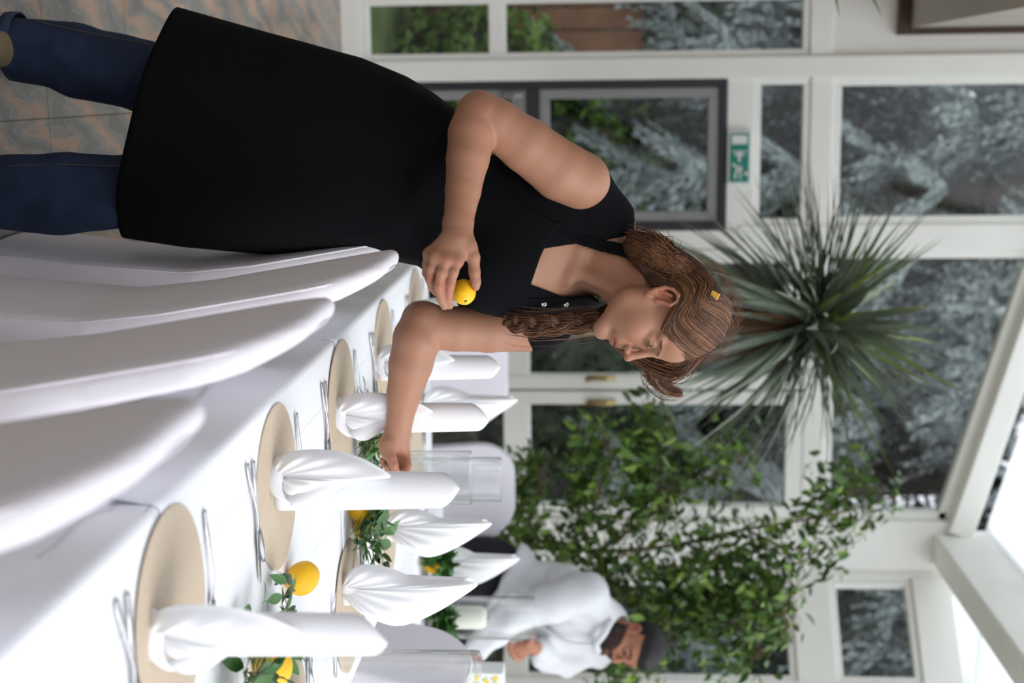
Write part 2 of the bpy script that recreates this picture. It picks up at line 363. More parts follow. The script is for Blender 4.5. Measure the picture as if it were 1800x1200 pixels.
# bay wall, turned about 45 degrees towards the viewer
A0 = ony(990, 1400, YW); ang = math.radians(-42)
dirx = np.array([math.cos(ang), math.sin(ang), 0]); nrm = np.array([-math.sin(ang)*-1, -math.cos(ang), 0])
def bay(s, z, o=0.0): q = A0[:2]+dirx[:2]*s; n = np.array([math.sin(ang), -math.cos(ang)]); q = q+n*o; return (q[0], q[1], z)
def bays(b, s0, s1, z0, z1, t=.04):
    v = [bay(s0, z0, t), bay(s1, z0, t), bay(s1, z0, -t), bay(s0, z0, -t), bay(s0, z1, t), bay(s1, z1, t), bay(s1, z1, -t), bay(s0, z1, -t)]
    b.add(v, [(0, 3, 2, 1), (4, 5, 6, 7), (0, 1, 5, 4), (1, 2, 6, 5), (2, 3, 7, 6), (3, 0, 4, 7)])
def bay_h(u, h):                                          # pixel -> (s, z) on the bay wall
    n = np.array([math.sin(ang), -math.cos(ang), 0]); R = ray(u, h); t = ((A0-CAMP)@n)/(R@n); q = CAMP+R*t; return (q-A0)@dirx, q[2]
SW = bay_h(1197, 1100)[0]
s1016 = bay_h(1016, 1100)[0]
zt1 = bay_h(1016, 1388)[1]; zb2 = bay_h(1000, 1453)[1]; zt2 = bay_h(1000, 1597)[1]; zl = bay_h(1180, 928)[1]
b = B(); bays(b, 0, s1016, 0, 3.3, .05); bays(b, SW, SW+.08, 0, 3.3, .05); bays(b, s1016, SW, zt1, zb2, .05); bays(b, s1016, SW, zt2, zt2+.2, .05); bays(b, s1016, SW, 0, .12)
bays(b, s1016, SW, bay_h(1180, 885)[1], zl, .04); bays(b, SW+.08, 2.6, 0, .12); bays(b, 2.52, 2.6, 0, 3.3); bays(b, SW+.08, 2.52, 2.9, 3.3); bays(b, SW+.08, 2.52, zt1, zb2)
st(b.build('wall_right', m_w, bevel=.006))
for i, (s0, s1, z0, z1) in enumerate(((s1016, SW, .12, zt1), (s1016, SW, zb2, zt2), (SW+.08, 2.52, .12, zt1))):
    e = st(empty('window_%d' % (i+5), bay(s0, z0))); b = B(); f = .035
    bays(b, s0, s0+f, z0, z1, .03); bays(b, s1-f, s1, z0, z1, .03); bays(b, s0+f, s1-f, z0, z0+f, .03); bays(b, s0+f, s1-f, z1-f, z1, .03)
    b.build('window_frame', m_paint, e, bevel=.004)
    b = B(); bays(b, s0+.02, s1-.02, z0+.02, z1-.02, .005); b.build('window_pane', m_pane, e)
# panelled soffit over the bay
b = B(); zc = 3.2
b.add([(xe+.1, YW+.1, zc), (xe+2.4, YW+.1, zc-.1), (xe+2.4, 3.4, zc-.1), (xe+.1, 3.4, zc), (xe+.1, YW+.1, zc+.03), (xe+2.4, YW+.1, zc-.07), (xe+2.4, 3.4, zc-.07), (xe+.1, 3.4, zc+.03)],
      [(0, 3, 2, 1), (4, 5, 6, 7), (0, 1, 5, 4), (1, 2, 6, 5), (2, 3, 7, 6), (3, 0, 4, 7)])
for yy in (6.75, 5.9, 5.0): b.bar((xe+.12, yy, zc-.01), (xe+2.4, yy-.0, zc-.11), .035, .03, side=(0, 0, 1))
st(b.build('ceiling', m_frost))
# upper left: panelled wall and a boxed bulkhead with brown trim
b = B(); b.box((-2.9, YW-.03, 2.47), (wx(104), YW+.07, 4.3)); st(b.build('wall_left', m_panel))
b = B(); xl = wx(66); zz = wz(1576)
b.box((-2.9, YW-.09, zz-.03), (xl+.012, YW-.03, zz+.03)); b.box((xl-.012, YW-.09, zz+.03), (xl+.012, YW-.03, 4.2)); st(b.build('trim_6', m_brown))
b = B(); b.box((-2.9, 3.2, zz+.035), (wx(58), YW-.1, 4.2)); st(b.build('trim_7', mat('greige_soffit', (176, 168, 158), .6)))
m_blocker = mat('warm_blocker_wall', (186, 178, 168), .8)  # for the unseen walls and ceiling added to hold back ambient light
b = B(); b.box((-3.0, -1.6, 0), (-2.9, 5.2, 3.0)); st(b.build('blocker_wall_side', m_blocker))  # added out of view, blocks sky light from the left
b = B(); b.box((-3.0, -1.7, 0), (-.1, -1.6, 2.6)); st(b.build('blocker_wall_front', m_blocker))  # added behind the camera, width set to dim the chair backs
b = B(); b.box((-3.0, 1.2, 3.0), (-.3, 3.2, 3.1)); st(b.build('blocker_ceiling_left', m_blocker))  # unseen slab added overhead to cut light on the left
# exit sign above the dark door: running figure, arrow, green ground
m_green = mat('sign_green', (22, 130, 116), .4); m_signw = mat('sign_white', (225, 228, 224), .4)
sx0, sx1, sz0, sz1 = wx(236), wx(320), wz(1280), wz(1313)
sg = empty('exit_sign', ((sx0+sx1)/2, YW-.06, (sz0+sz1)/2), label='small green emergency exit sign on the white panel above the dark patio door', cat='sign')
B().box((sx0-.012, YW-.085, sz0-.012), (sx1+.012, YW-.05, sz1+.012)).build('housing', m_signw, sg, bevel=.003)
B().box((sx0, YW-.089, sz0), (sx1, YW-.086, sz1)).build('green_panel', m_green, sg)
def pic(x): return sx0+(x)*(sx1-sx0)
def piz(z): return sz0+(z)*(sz1-sz0)
b = B(); b2 = B(); b3 = B(); yy = YW-.0905
b.box((pic(.04), yy-.002, piz(.08)), (pic(.22), yy, piz(.9)))                                # door opening block
b2.box((pic(.455), yy-.002, piz(.44)), (pic(.58), yy, piz(.56))); b.box((pic(.36), yy-.002, piz(.1)), (pic(.385), yy, piz(.9)))
b2.add([(pic(.38), yy-.001, piz(.5)), (pic(.46), yy-.001, piz(.82)), (pic(.46), yy-.001, piz(.18))], [(0, 1, 2)])
def lim(a, c, w): b3.bar((pic(a[0]), yy-.002, piz(a[1])), (pic(c[0]), yy-.002, piz(c[1])), w, .003)
for a, c, w in (((.80, .66), (.74, .42), .016), ((.74, .42), (.66, .3), .011), ((.66, .3), (.62, .12), .01), ((.75, .42), (.84, .28), .011), ((.84, .28), (.93, .3), .01), ((.79, .66), (.7, .6), .009), ((.7, .6), (.66, .48), .008), ((.8, .64), (.88, .52), .009), ((.88, .52), (.94, .58), .008)): lim(a, c, w)
b3.lathe([(0.001, 0), (.009, .002), (.011, .009), (.008, .017), (.001, .019)], (pic(.82), yy, piz(.74)), 10)
b2.build('arrow', m_signw, sg); b3.build('running_figure', m_signw, sg); b.build('door_symbol', m_signw, sg)
# ------------------------------------------------------------ banquet table, cloths, chairs
TX0, TX1, TY0, TY1, TZ = .56, 1.37, .72, 4.68, .75
m_cloth = mat('white_tablecloth', (229, 231, 235), .75, bump=.08, bscale=14, sheen=.2)
def creases(m):
    n = m.node_tree.nodes; L = m.node_tree.links; b = n['Principled BSDF']; tc = n.new('ShaderNodeTexCoord'); br = n.new('ShaderNodeTexBrick'); br.offset = 0; mp = n.new('ShaderNodeMapping'); mp.inputs['Location'].default_value = (.14, .07, 0); L.new(tc.outputs['Object'], mp.inputs[0]); L.new(mp.outputs[0], br.inputs[0])
    br.inputs['Scale'].default_value = 1; br.inputs['Brick Width'].default_value = .27; br.inputs['Row Height'].default_value = .31; br.inputs['Mortar Size'].default_value = .004; br.inputs['Mortar Smooth'].default_value = 1
    bp = n.new('ShaderNodeBump'); bp.inputs['Strength'].default_value = .55; bp.inputs['Distance'].default_value = .002; L.new(br.outputs['Fac'], bp.inputs['Height']); old = b.inputs['Normal'].links[0].from_socket; L.new(old, bp.inputs['Normal']); L.new(bp.outputs[0], b.inputs['Normal'])
creases(m_cloth)
m_linen = mat('white_napkin', (230, 231, 234), .8, bump=.05, bscale=500, sheen=.2)
m_span = mat('stretch_cover_fabric', (219, 216, 224), .7, sheen=.15, bump=.03, bscale=250)
m_felt = mat('beige_felt', (205, 188, 166), .95, var=.16, vscale=420, bump=.5, bscale=500)
m_tlegs = mat('dark_table_steel', (60, 52, 50), .4, metal=.4); m_wood = mat('table_board', (120, 90, 70), .6)
def table(name, x0, x1, y0, y1, label, ys):
    t = empty(name, ((x0+x1)/2, (y0+y1)/2, 0), label=label, cat='table')
    B().box((x0+.015, y0+.015, TZ-.05), (x1-.015, y1-.015, TZ-.012)).build('tabletop', m_wood, t)
    for yy in ys:
        for xx in (x0+.09, x1-.09):
            B().tube([(xx, yy, 0), (xx, yy, TZ-.05)], .018, 12).build('leg', m_tlegs, t, True)
    return t
table('banquet_table', TX0, TX1, TY0, TY1, 'long banquet table under white cloths, running from the foreground to the back', (.85, 2.1, 3.3, 4.55))
table('side_table', 1.42, 3.0, 4.32, 5.02, 'cross table under a white cloth, in front of the man in the white shirt', (4.42, 4.92))
def cloth(name, x0, x1, y0, y1, z, drop, label, off=0.0, ends=(False, False), seed=1, waves=.006, hem=None):
    """a cloth over a table: flat top, rounded edge, hanging sides; ends: also hangs over the y ends"""
    r = .012; g = random.Random(seed); ph = [g.uniform(0, 6.28) for _ in range(6)]
    def prof(w):                                           # signed across position outside the edge -> (dx, dz)
        if w <= 0: return w, 0.0
        if w < r*1.57: a = w/r; return r*math.sin(a), -r*(1-math.cos(a))
        return r, -r-(w-r*1.57)
    def axis(a, b, dl, dh, n):
        s = list(np.linspace(a+r, b-r, n)); ext = lambda d: [r*.4, r*.8, r*1.2, r*1.57]+[r*1.57+(d-r*1.57)*k/7 for k in range(1, 8)]
        lo = [a+r-e for e in reversed(ext(dl))] if dl > 0 else []; hi = [b-r+e for e in ext(dh)] if dh > 0 else []
        return lo+s+hi
    xs = axis(x0-off, x1+off, drop, drop, 24); n = max(30, int((y1-y0)/.03)); ys = axis(y0-(off if ends[0] else 0), y1+(off if ends[1] else 0), drop if ends[0] else 0, drop if ends[1] else 0, n)
    v = []
    X0, X1, Y0, Y1 = x0-off+r, x1+off-r, y0-off+r, y1+off-r
    for y in ys:
        for x in xs:
            wx_ = max(X0-x, x-X1, 0); wy_ = max(Y0-y, 0) if ends[0] and y < Y0 else (max(y-Y1, 0) if ends[1] and y > Y1 else 0)
            k = 1.0
            if hem and wx_ > r: k = hem(y, x < X0)
            dx, dz1 = prof(wx_*k if wx_ > r*1.57 else wx_) if wx_ > 0 else (0, 0); dy, dz2 = prof(wy_) if wy_ > 0 else (0, 0)
            px = x if wx_ == 0 else (X0-dx if x < X0 else X1+dx); py = y if wy_ == 0 else (Y0-dy if y < Y0 else Y1+dy)
            d = -dz1-dz2; am = max(0, d-.02)/.2
            wob = waves*am*(math.sin(y*17+ph[0])+.6*math.sin(y*31+ph[1])+.5*math.sin(y*7+ph[4]))+.35*waves*am
            wob = max(wob, 0)*1.5+am*.004
            if wx_ > 0: px += (-wob if x < X0 else wob)
            if wy_ > 0: py += (-1 if y < Y0 else 1)*max(0, waves*am*(math.sin(x*19+ph[2])))
            zz = z+min(dz1, dz2) if not (dz1 and dz2) else z+min(dz1, dz2)
            rp = .0006*math.sin(x*9+y*4+ph[3])*math.sin(y*11+ph[5]) if d == 0 else 0
            v.append((px, py, zz+rp))
    w = len(xs); f = [(j*w+i, j*w+i+1, (j+1)*w+i+1, (j+1)*w+i) for j in range(len(ys)-1) for i in range(w-1)]
    o = mesh(name, v, f, m_cloth); s = o.modifiers.new('thickness', 'SOLIDIFY'); s.thickness = .0018; s.offset = 1
    return tag(o, label, 'tablecloth')
cloth('tablecloth', TX0, TX1, TY0, TY1, TZ, .235, 'long white under cloth hanging down the sides of the banquet table', ends=(True, True), seed=3, waves=.012)
G_ = 'short white top cloths laid end to end along the banquet table'
tag(cloth('top_cloth', TX0, TX1, TY0, 1.86, TZ+.003, .13, 'white top cloth in the foreground, under the nearest placemat', .004, (True, False), 5, .02, hem=lambda y, l: 1-.55*max(0, (y-1.2)/.66)), group=G_)
tag(cloth('top_cloth', TX0, TX1, 1.80, 3.10, TZ+.0055, .135, 'white top cloth with a lemon and the standing napkin between two glass cylinders on it', .0065, (False, False), 8, .02, hem=lambda y, l: .55+.5*math.sin(math.pi*min(1, max(0, (y-1.8)/1.3)))), group=G_)
tag(cloth('top_cloth', TX0, TX1, 3.04, 4.69, TZ+.008, .135, 'white top cloth at the far end of the banquet table', .009, (False, False), 11, .02, hem=lambda y, l: .7+.35*math.sin(math.pi*min(1, max(0, (y-3.04)/1.6)))), group=G_)
tag(cloth('tablecloth', 1.42, 3.0, 4.32, 5.02, TZ, .30, 'white cloth on the cross table in front of the man', ends=(True, True), seed=13, waves=.012))
# overlapping flaps where two top cloths meet on the near side
def flap_unused(y, z0, label, s=1):
    b = []; nx, nz = 9, 7
    for i in range(nx):
        for j in range(nz):
            a = i/(nx-1); c = j/(nz-1); yy = y+(a-.5)*.26*(1-.9*c); zz = z0-.12*c*(1-.3*abs(a-.4)); xx = TX0-.014-.022*c-.010*math.sin(a*6+c*2)*c
            b.append((xx, yy, zz))
    f = [(i*nz+j, (i+1)*nz+j, (i+1)*nz+j+1, i*nz+j+1) for i in range(nx-1) for j in range(nz-1)]
    return b, f
# ------------------------------------------------------------ chairs in stretch covers
def chair_cover():
    s = SDF()
    W2 = .205
    def xr(z):                                              # rear face of the cover
        return np.interp(z, [0, .2, .45, .6, .75, .99], [-.245, -.215, -.195, -.21, -.235, -.275])
    def back(p):
        x, y, z = p[..., 0], p[..., 1], p[..., 2]
        hw = np.interp(z, [0, .1, .46, .75, 1.0], [.212, .205, .20, .207, .21])
        rr = .15; zt = .975                                  # rounded top corners
        qy = np.abs(y)-(hw-rr); qz = z-(zt-rr)
        d2 = np.where((qy > 0) & (qz > 0), np.sqrt(np.maximum(qy, 0)**2+np.maximum(qz, 0)**2)-rr, np.maximum(np.abs(y)-hw, z-zt))
        t = np.interp(z, [0, .45, .55, .9, .98], [.05, .075, .055, .042, .03])
        bow = .012*(1-(np.abs(y)/.2)**2)
        dx = np.abs(x-(xr(z)-bow+t/2))-t/2
        q = np.stack([d2+.016, dx+.016], -1)
        return np.sqrt((np.maximum(q, 0)**2).sum(-1))+np.minimum(q.max(-1), 0)-.016
    s.ops.append((back, np.array([-.34, -.25, 0.0]), np.array([-.1, .25, 1.02]), 0.01, False))
    def low(p):
        x, y, z = p[..., 0], p[..., 1], p[..., 2]
        hw = np.interp(z, [0, .2, .46], [.208, .198, .205]); x0 = xr(z)+.004; x1 = np.interp(z, [0, .2, .46], [.235, .205, .225])
        q = np.stack([np.abs(y)-hw+.03, np.maximum(x0-x, x-x1)+.03, z-.497+.03], -1)
        d = np.sqrt((np.maximum(q, 0)**2).sum(-1))+np.minimum(q.max(-1), 0)-.03
        ax = np.sqrt(((x+.003)/.185)**2+(z/.40)**2)-1; ay = np.sqrt((y/.158)**2+(z/.37)**2)-1     # stretched arches between the legs
        return np.maximum(d, np.maximum(-ax*.16, -ay*.14))
    s.ops.append((low, np.array([-.34, -.25, -.02]), np.array([.27, .25, .52]), .012, False))
    xs = np.arange(-.33, .27, .0075); ys = np.arange(-.236, .237, .0075); zs = np.arange(-.006, 1.01, .0075)
    D = s.field(xs, ys, zs); v, f = nets(D, xs, ys, zs); v = relax(v, f, 2); v[:, 2] = np.maximum(v[:, 2], .012); return v, f, xr
cv, cq, xr_ = chair_cover()
def make_chair(label, group):
    t = empty('banquet_chair', (0, 0, 0), label=label, cat='chair', group=group)
    mesh('stretch_cover', cv, cq, m_span, t)
    for off, nm in ((.004, 'seam'), (.05, 'seam')):
        pts = []
        for a in np.linspace(0, 1, 60):                      # piping up one side, over the top, down the other
            if a < .36: z = .05+(.825-.05)*a/.36; y = -float(np.interp(z, [0, .1, .46, .75, 1.0], [.208, .201, .196, .203, .206]))
            elif a < .64: k = (a-.36)/.28*math.pi; y = -.203*math.cos(k); z = .825+.147*math.sin(k)**.8
            else: z = .825-(.825-.05)*(a-.64)/.36; y = float(np.interp(z, [0, .1, .46, .75, 1.0], [.208, .201, .196, .203, .206]))
            if off > .01 and z < .5: z = .5
            tk = float(np.interp(z, [0, .45, .55, .9, .98], [.05, .075, .055, .042, .03])); pts.append((float(xr_(z))+(.006 if off < .01 else tk-.016), y, z))
        B().tube(pts, .0022, 6).build(nm, m_span, t, True)
    for x in (-.222, .205):
        for y in (-.185, .185):
            B().lathe([(.001, 0), (.02, 0), (.021, .004), (.019, .03), (.001, .03)], (x, y, 0), 14).build('foot', m_grey, t, True)
    return t
GC = 'chairs in white stretch covers along the left side of the table'
chs = [(.575, 1.225, 0, 'white covered chair in the foreground, the nearest and most blurred one', GC),
       (.575, 1.89, 0, 'white covered chair, second from the viewer, with its rounded top beside the second placemat', GC),
       (.58, 2.52, 0, 'white covered chair directly in front of the woman, its top touching her apron', GC),
       (.58, 3.17, 0, 'white covered chair behind the woman\'s jeans, its back hidden by her apron', GC),
       (1.36, 3.74, 180, 'white covered chair across the table in the right foreground, seen behind the clear glass cylinder', 'chairs in white stretch covers on the far side of the table'),
       (1.07, 5.12, -96, 'white covered chair at the end of the banquet table, behind the woman\'s forearm', 'chairs in white stretch covers on the far side of the table'),
       (1.66, 5.42, -88, 'white covered chair behind the two glass cylinders, beside the climbing green plant', 'chairs in white stretch covers on the far side of the table')]
c0 = make_chair(chs[0][3], GC)
for i, (x, y, rz_, lb, gr) in enumerate(chs):
    o = c0 if i == 0 else copy_tree(c0); o['label'] = lb; o['group'] = gr; o.location = (x, y, 0); o.rotation_euler = (0, 0, math.radians(rz_))
# ------------------------------------------------------------ placemats and cutlery
TT = {1: TZ+.0032, 2: TZ+.0057, 3: TZ+.0085}
def topz(x, y):
    if x > 1.40 : return TZ+.002
    return (TZ+.005 if y < 1.80 else TZ+.0075 if y < 3.04 else TZ+.010)
def placemat(x, y, label, group, rz=0):
    z = topz(x, y); b = B(); R = .152
    b.lathe([(.001, 0), (R-.002, 0), (R, .0012), (R, .003), (R-.003, .0042), (.001, .0042)], (0, 0, 0), 72)
    b.v = [(a*(1+.012*math.sin(3*math.atan2(c, a)+1)), c*(1+.015*math.sin(2*math.atan2(c, a))), d) for a, c, d in b.v]
    o = b.build('placemat', m_felt, None); o.location = (x, y, z); return tag(o, label, 'placemat', group)
GM = 'round beige felt placemats on the left side of the table'; GM2 = 'round beige felt placemats on the right side of the table'
ML = [(.715, 1.83), (.715, 2.463), (.71, 3.09), (.71, 3.69), (.71, 4.33)]
for (x, y), lb in zip(ML, ('nearest round beige placemat, blurred, under the closest standing napkin', 'round beige placemat beside the lemon, under the large sharp standing napkin', 'round beige placemat under the napkin behind the woman\'s wrist', 'round beige placemat under the napkin partly hidden by the woman\'s elbow', 'farthest round beige placemat, beside the lemon in the woman\'s hand')):
    placemat(x, y, lb, GM)
MR = [(1.19, 2.47), (1.18, 3.085), (1.18, 3.68), (1.17, 4.26)]
for (x, y), lb in zip(MR, ('beige placemat on the right edge of the photo, behind the sprig with the lemon', 'beige placemat under the wide napkin in front of the man', 'beige placemat behind the two lemons in leaves', 'small far beige placemat behind the woman\'s working hand')):
    placemat(x, y, lb, GM2)
m_steel = mat('polished_steel', (205, 205, 208), .18, metal=1.0)
def strip(sec, name, n=10):
    """sec: list of (x, half width, z centre, half thickness, dish) cross-sections along +x"""
    b = B(); v = []
    for x, w, z, t, dish in sec:
        for j in range(n):
            a = 2*math.pi*j/n; yy = math.cos(a)*w; v.append((x, yy, z+math.sin(a)*t-dish*(1-(yy/max(w, 1e-6))**2)))
    k = len(sec); f = [(i*n+j, i*n+(j+1) % n, (i+1)*n+(j+1) % n, (i+1)*n+j) for i in range(k-1) for j in range(n)]+[tuple(range(n-1, -1, -1)), tuple(range((k-1)*n, k*n))]
    return b.add(v, f)
HND = [(0, .003, .003, .0015, 0), (.003, .0075, .003, .002, 0), (.03, .0075, .004, .002, 0), (.07, .005, .007, .0018, 0), (.105, .0035, .009, .0018, 0)]
def sp_(): return strip(HND+[(.125, .004, .007, .0015, 0), (.135, .010, .006, .0009, .001), (.15, .0175, .006, .0008, .0035), (.168, .020, .006, .0008, .005), (.185, .017, .007, .0008, .0035), (.196, .009, .008, .0008, .001), (.2, .002, .009, .0006, 0)], '')
def kn_(): return strip([(0, .003, .003, .0015, 0), (.003, .0078, .003, .0024, 0), (.04, .0075, .004, .0026, 0), (.085, .0055, .004, .0025, 0), (.1, .0065, .004, .0012, 0), (.12, .009, .004, .0007, 0), (.19, .0095, .004, .0006, 0), (.212, .006, .004, .0005, 0), (.22, .0012, .004, .0004, 0)], '')
def fk_():
    b = strip(HND+[(.13, .005, .006, .0014, 0), (.142, .0115, .004, .0010, 0), (.152, .0125, .004, .0010, 0)], '')
    for k in range(4):
        y = -.0105+k*.007; b.tube([(.150, y, .004), (.17, y, .0045), (.195, y*.93, .009)], [.0020, .0018, .0008], 6)
    return b
cut = {'spoon': sp_().build('spoon', m_steel, None, True), 'knife': kn_().build('knife', m_steel, None, True), 'fork': fk_().build('fork', m_steel, None, True)}
used = set()
def cutlery(kind, x, y, rz, label):
    o = cut[kind] if kind not in used else cut[kind].copy()
    if kind in used: COL.objects.link(o)
    used.add(kind); o.location = (x, y, topz(x, y)+.0012); o.rotation_euler = (0, 0, math.radians(rz)); tag(o, label, 'cutlery', kind+'s beside the placemats')
where = ['the nearest blurred placemat', 'the placemat with the large sharp napkin', 'the placemat behind the woman\'s wrist', 'the placemat by the woman\'s elbow', 'the farthest left placemat']
for i, (x, y) in enumerate(ML):
    if i < 4 or True:
        cutlery('knife', x-.095, y-.172, 1+i % 2, 'silver knife on the near side of '+where[i])
        cutlery('spoon', x-.1, y-.212, 18-5*(i == 2), 'silver spoon beside the knife, near side of '+where[i])
        cutlery('fork', x-.098, y+.168, 4, 'silver fork on the far side of '+where[i])
wr = ['the right edge placemat', 'the placemat in front of the man', 'the placemat behind the two lemons', 'the far small placemat']
for i, (x, y) in enumerate(MR):
    cutlery('knife', x+.1, y+.172, 180, 'silver knife on the far side of '+wr[i])
    cutlery('spoon', x+.1, y+.205, 188, 'silver spoon on the far side of '+wr[i])
    cutlery('fork', x+.1, y-.172, 182, 'silver fork on the near side of '+wr[i])
# ------------------------------------------------------------ standing folded napkins
def lens(outline, front, back, pleats=9, amp=.004, y0=0.0, n=84, m=14):
    """a pleated fan: closed shape whose folds radiate from the apex at the origin; outline in (x, z)"""
    o = smooth_path(outline+[outline[0]], n+1)[:n]; cen = np.array([0.0, 0.0]); v = []
    ang = np.unwrap(np.arctan2(o[:, 0], o[:, 1])); L = np.sqrt((o**2).sum(1)); k = np.linspace(0, 1, n, endpoint=False)
    s = np.sin(math.pi*np.clip((k-.02)/.96, 0, 1))**.6
    for sgn, dep in ((-1, front), (1, back)):
        for j in range(m+1):
            q = (j/m)
            for i in range(n):
                bul = dep*(math.sin(math.pi*min(1, q**.75)*.5)*math.cos(math.pi*.5*q**3))*1.15*min(1, L[i]/.1+.15)
                tri = abs(((k[i]*pleats) % 1)*2-1)-.5
                pl = amp*tri*math.sin(math.pi*q)**.8*(1-.6*q)
                v.append((o[i, 0]*q, y0+sgn*bul+(-sgn*0-1)*pl*(1 if sgn < 0 else .3), o[i, 1]*q))
    f = []
    N = (m+1)*n
    for si in (0, 1):
        for j in range(m):
            for i in range(n):
                a, b_, c, d = [si*N+x for x in (j*n+i, j*n+(i+1) % n, (j+1)*n+(i+1) % n, (j+1)*n+i)]
                f.append((a, b_, c, d) if si == 0 else (d, c, b_, a))
    f += [(m*n+i, m*n+(i+1) % n, N+m*n+(i+1) % n, N+m*n+i) for i in range(n)]
    return v, f
def rolled(c0, c1, r0, r1, H, tip, cut_, flat=.8, n=48, seam=.5):
    """rolled cone with an open, pointed, obliquely cut top; tip: angle of the highest point"""
    v = []; m = 26
    for sh, rr in ((0, 1.0), (1, .93)):
        for j in range(m+1):
            t = j/m
            for i in range(n+1):
                a = 2*math.pi*i/n; da = abs((a-tip+math.pi) % (2*math.pi)-math.pi)/math.pi
                zt = H-cut_*(da**1.15); z = zt*t
                tt = z/H; x = c0+(c1-c0)*tt; r = (r0+(r1-r0)*tt)*rr*(1-.012*sh)+.0028*(i/n)*(1-sh)
                r *= 1+.02*math.sin(2*a+tt*4)
                v.append((x+r*math.cos(a), r*flat*math.sin(a), z))
    w = n+1; N = (m+1)*w; f = []
    for sh in (0, 1):
        for j in range(m):
            for i in range(n):
                q = [sh*N+x for x in (j*w+i, j*w+i+1, (j+1)*w+i+1, (j+1)*w+i)]; f.append(tuple(q) if sh == 0 else tuple(q[::-1]))
    f += [(m*w+i, m*w+i+1, N+m*w+i+1, N+m*w+i) for i in range(n)]+[(0, m*w, N+m*w, N)][:0]
    f += [(i+1, i, N+i, N+i+1) for i in range(n)]
    return v, f
mm = .001
# type A: slim rolled napkin with a pleated fan on its side
fanA = [(-18, -4), (-31, 2), (-44, 22), (-50, 60), (-48, 100), (-40, 138), (-26, 172), (-2, 206), (4, 170), (8, 130), (18, 95), (34, 62), (44, 38), (42, 22), (28, 4), (10, -5)]
fanA = [(x*mm, z*mm+.005) for x, z in fanA]
vA, fA = lens(fanA, .030, .012, pleats=11, amp=.007)
vA = [(x-.017, y-.026, z) for x, y, z in vA]
rA = rolled(.010, .006, .034, .030, .334, math.radians(262), .085)
# type B: broad leaf-shaped napkin
fanB = [(-16, 1), (-36, 10), (-52, 32), (-55, 60), (-50, 95), (-38, 130), (-24, 160), (-20, 210), (-20, 270), (-14, 300), (-4, 296), (20, 262), (48, 218), (72, 170), (84, 132), (84, 104), (72, 70), (48, 30), (22, 3)]
fanB = [(x*mm, z*mm+.004) for x, z in fanB]
vB, fB = lens(fanB, .034, .018, pleats=13, amp=.009)
vB = [(x, y-.016, z) for x, y, z in vB]
rB = rolled(.006, -.010, .036, .012, .296, math.radians(90), .03)
fl_ = []                                                      # a loose fold crossing type A's front
def make_napkin(kind):
    t = empty('folded_napkin', (0, 0, 0), cat='napkin', group='standing folded white napkins', label='x')
    r_, (fv, ff) = (rA, (vA, fA)) if kind == 'A' else (rB, (vB, fB))
    mesh('rolled_cone', r_[0], r_[1], m_linen, t); mesh('pleated_fan', fv, ff, m_linen, t)
    if kind == 'A':
        sv = []; pts = smooth_path([(-.046, -.016, .012), (-.01, -.052, .004), (.02, -.056, .022), (.026, -.05, .048), (.006, -.044, .088), (-.012, -.04, .125), (-.018, -.032, .17)], 30)
        for i, p_ in enumerate(pts):
            k = i/29; w = .016*math.sin(math.pi*min(1, .15+k*.85))+.002
            for j, o_ in enumerate((-1, 0, 1)): sv.append((p_[0]+o_*w*.7, p_[1]-(.004 if o_ == 0 else 0), p_[2]+o_*w))
        f_ = [(i*3+j, i*3+j+1, (i+1)*3+j+1, (i+1)*3+j) for i in range(29) for j in range(2)]
        o = mesh('folded_edge', sv, f_, m_linen, t); s_ = o.modifiers.new('thickness', 'SOLIDIFY'); s_.thickness = .004
    return t
nk = {'A': make_napkin('A'), 'B': make_napkin('B')}; nused = set()
def napkin(kind, u, h, rz, s, label, xyz=None):
    o = nk[kind] if kind not in nused else copy_tree(nk[kind]); nused.add(kind)
    q = onz(u, h, TZ+.008) if xyz is None else np.array(xyz); z = topz(q[0], q[1])+(.0045 if xyz is None or len(xyz) == 3 else 0)
    o.location = (q[0], q[1], z); o.rotation_euler = (0, 0, math.radians(rz)); o.scale = (s, s, s); o['label'] = label
napkin('A', 1103, 279, 20, .93, 'nearest standing white napkin, tall, blurred, on the closest placemat')
napkin('A', 852, 484, -10, 1.0, 'large sharp standing white napkin with a curled pleated fan, second from the viewer')
napkin('A', 727, 594, 15, 1.0, 'standing white napkin behind the woman\'s forearm, third along the left side')
napkin('A', 640, 663, 5, .95, 'standing white napkin by the inside of the woman\'s elbow, fourth along the left side')
napkin('A', 560, 722, 0, 1.0, 'standing white napkin behind the woman\'s upper arm, farthest along the left side')
napkin('B', 1030, 601, -6, 1.0, 'wide standing white napkin with radiating pleats in front of the man')
napkin('B', 925, 676, -14, .93, 'standing white napkin behind the two lemons in green leaves')
napkin('B', 708, 742, -10, 1.0, 'standing white napkin at the far end of the banquet table, before the end chair', )
napkin('B', 985, 757, -12, 1.0, 'standing white napkin on the cross table beside the small far lemon')
napkin('A', 1250, 502, 160, 1.0, 'standing white napkin at the right edge of the photo')
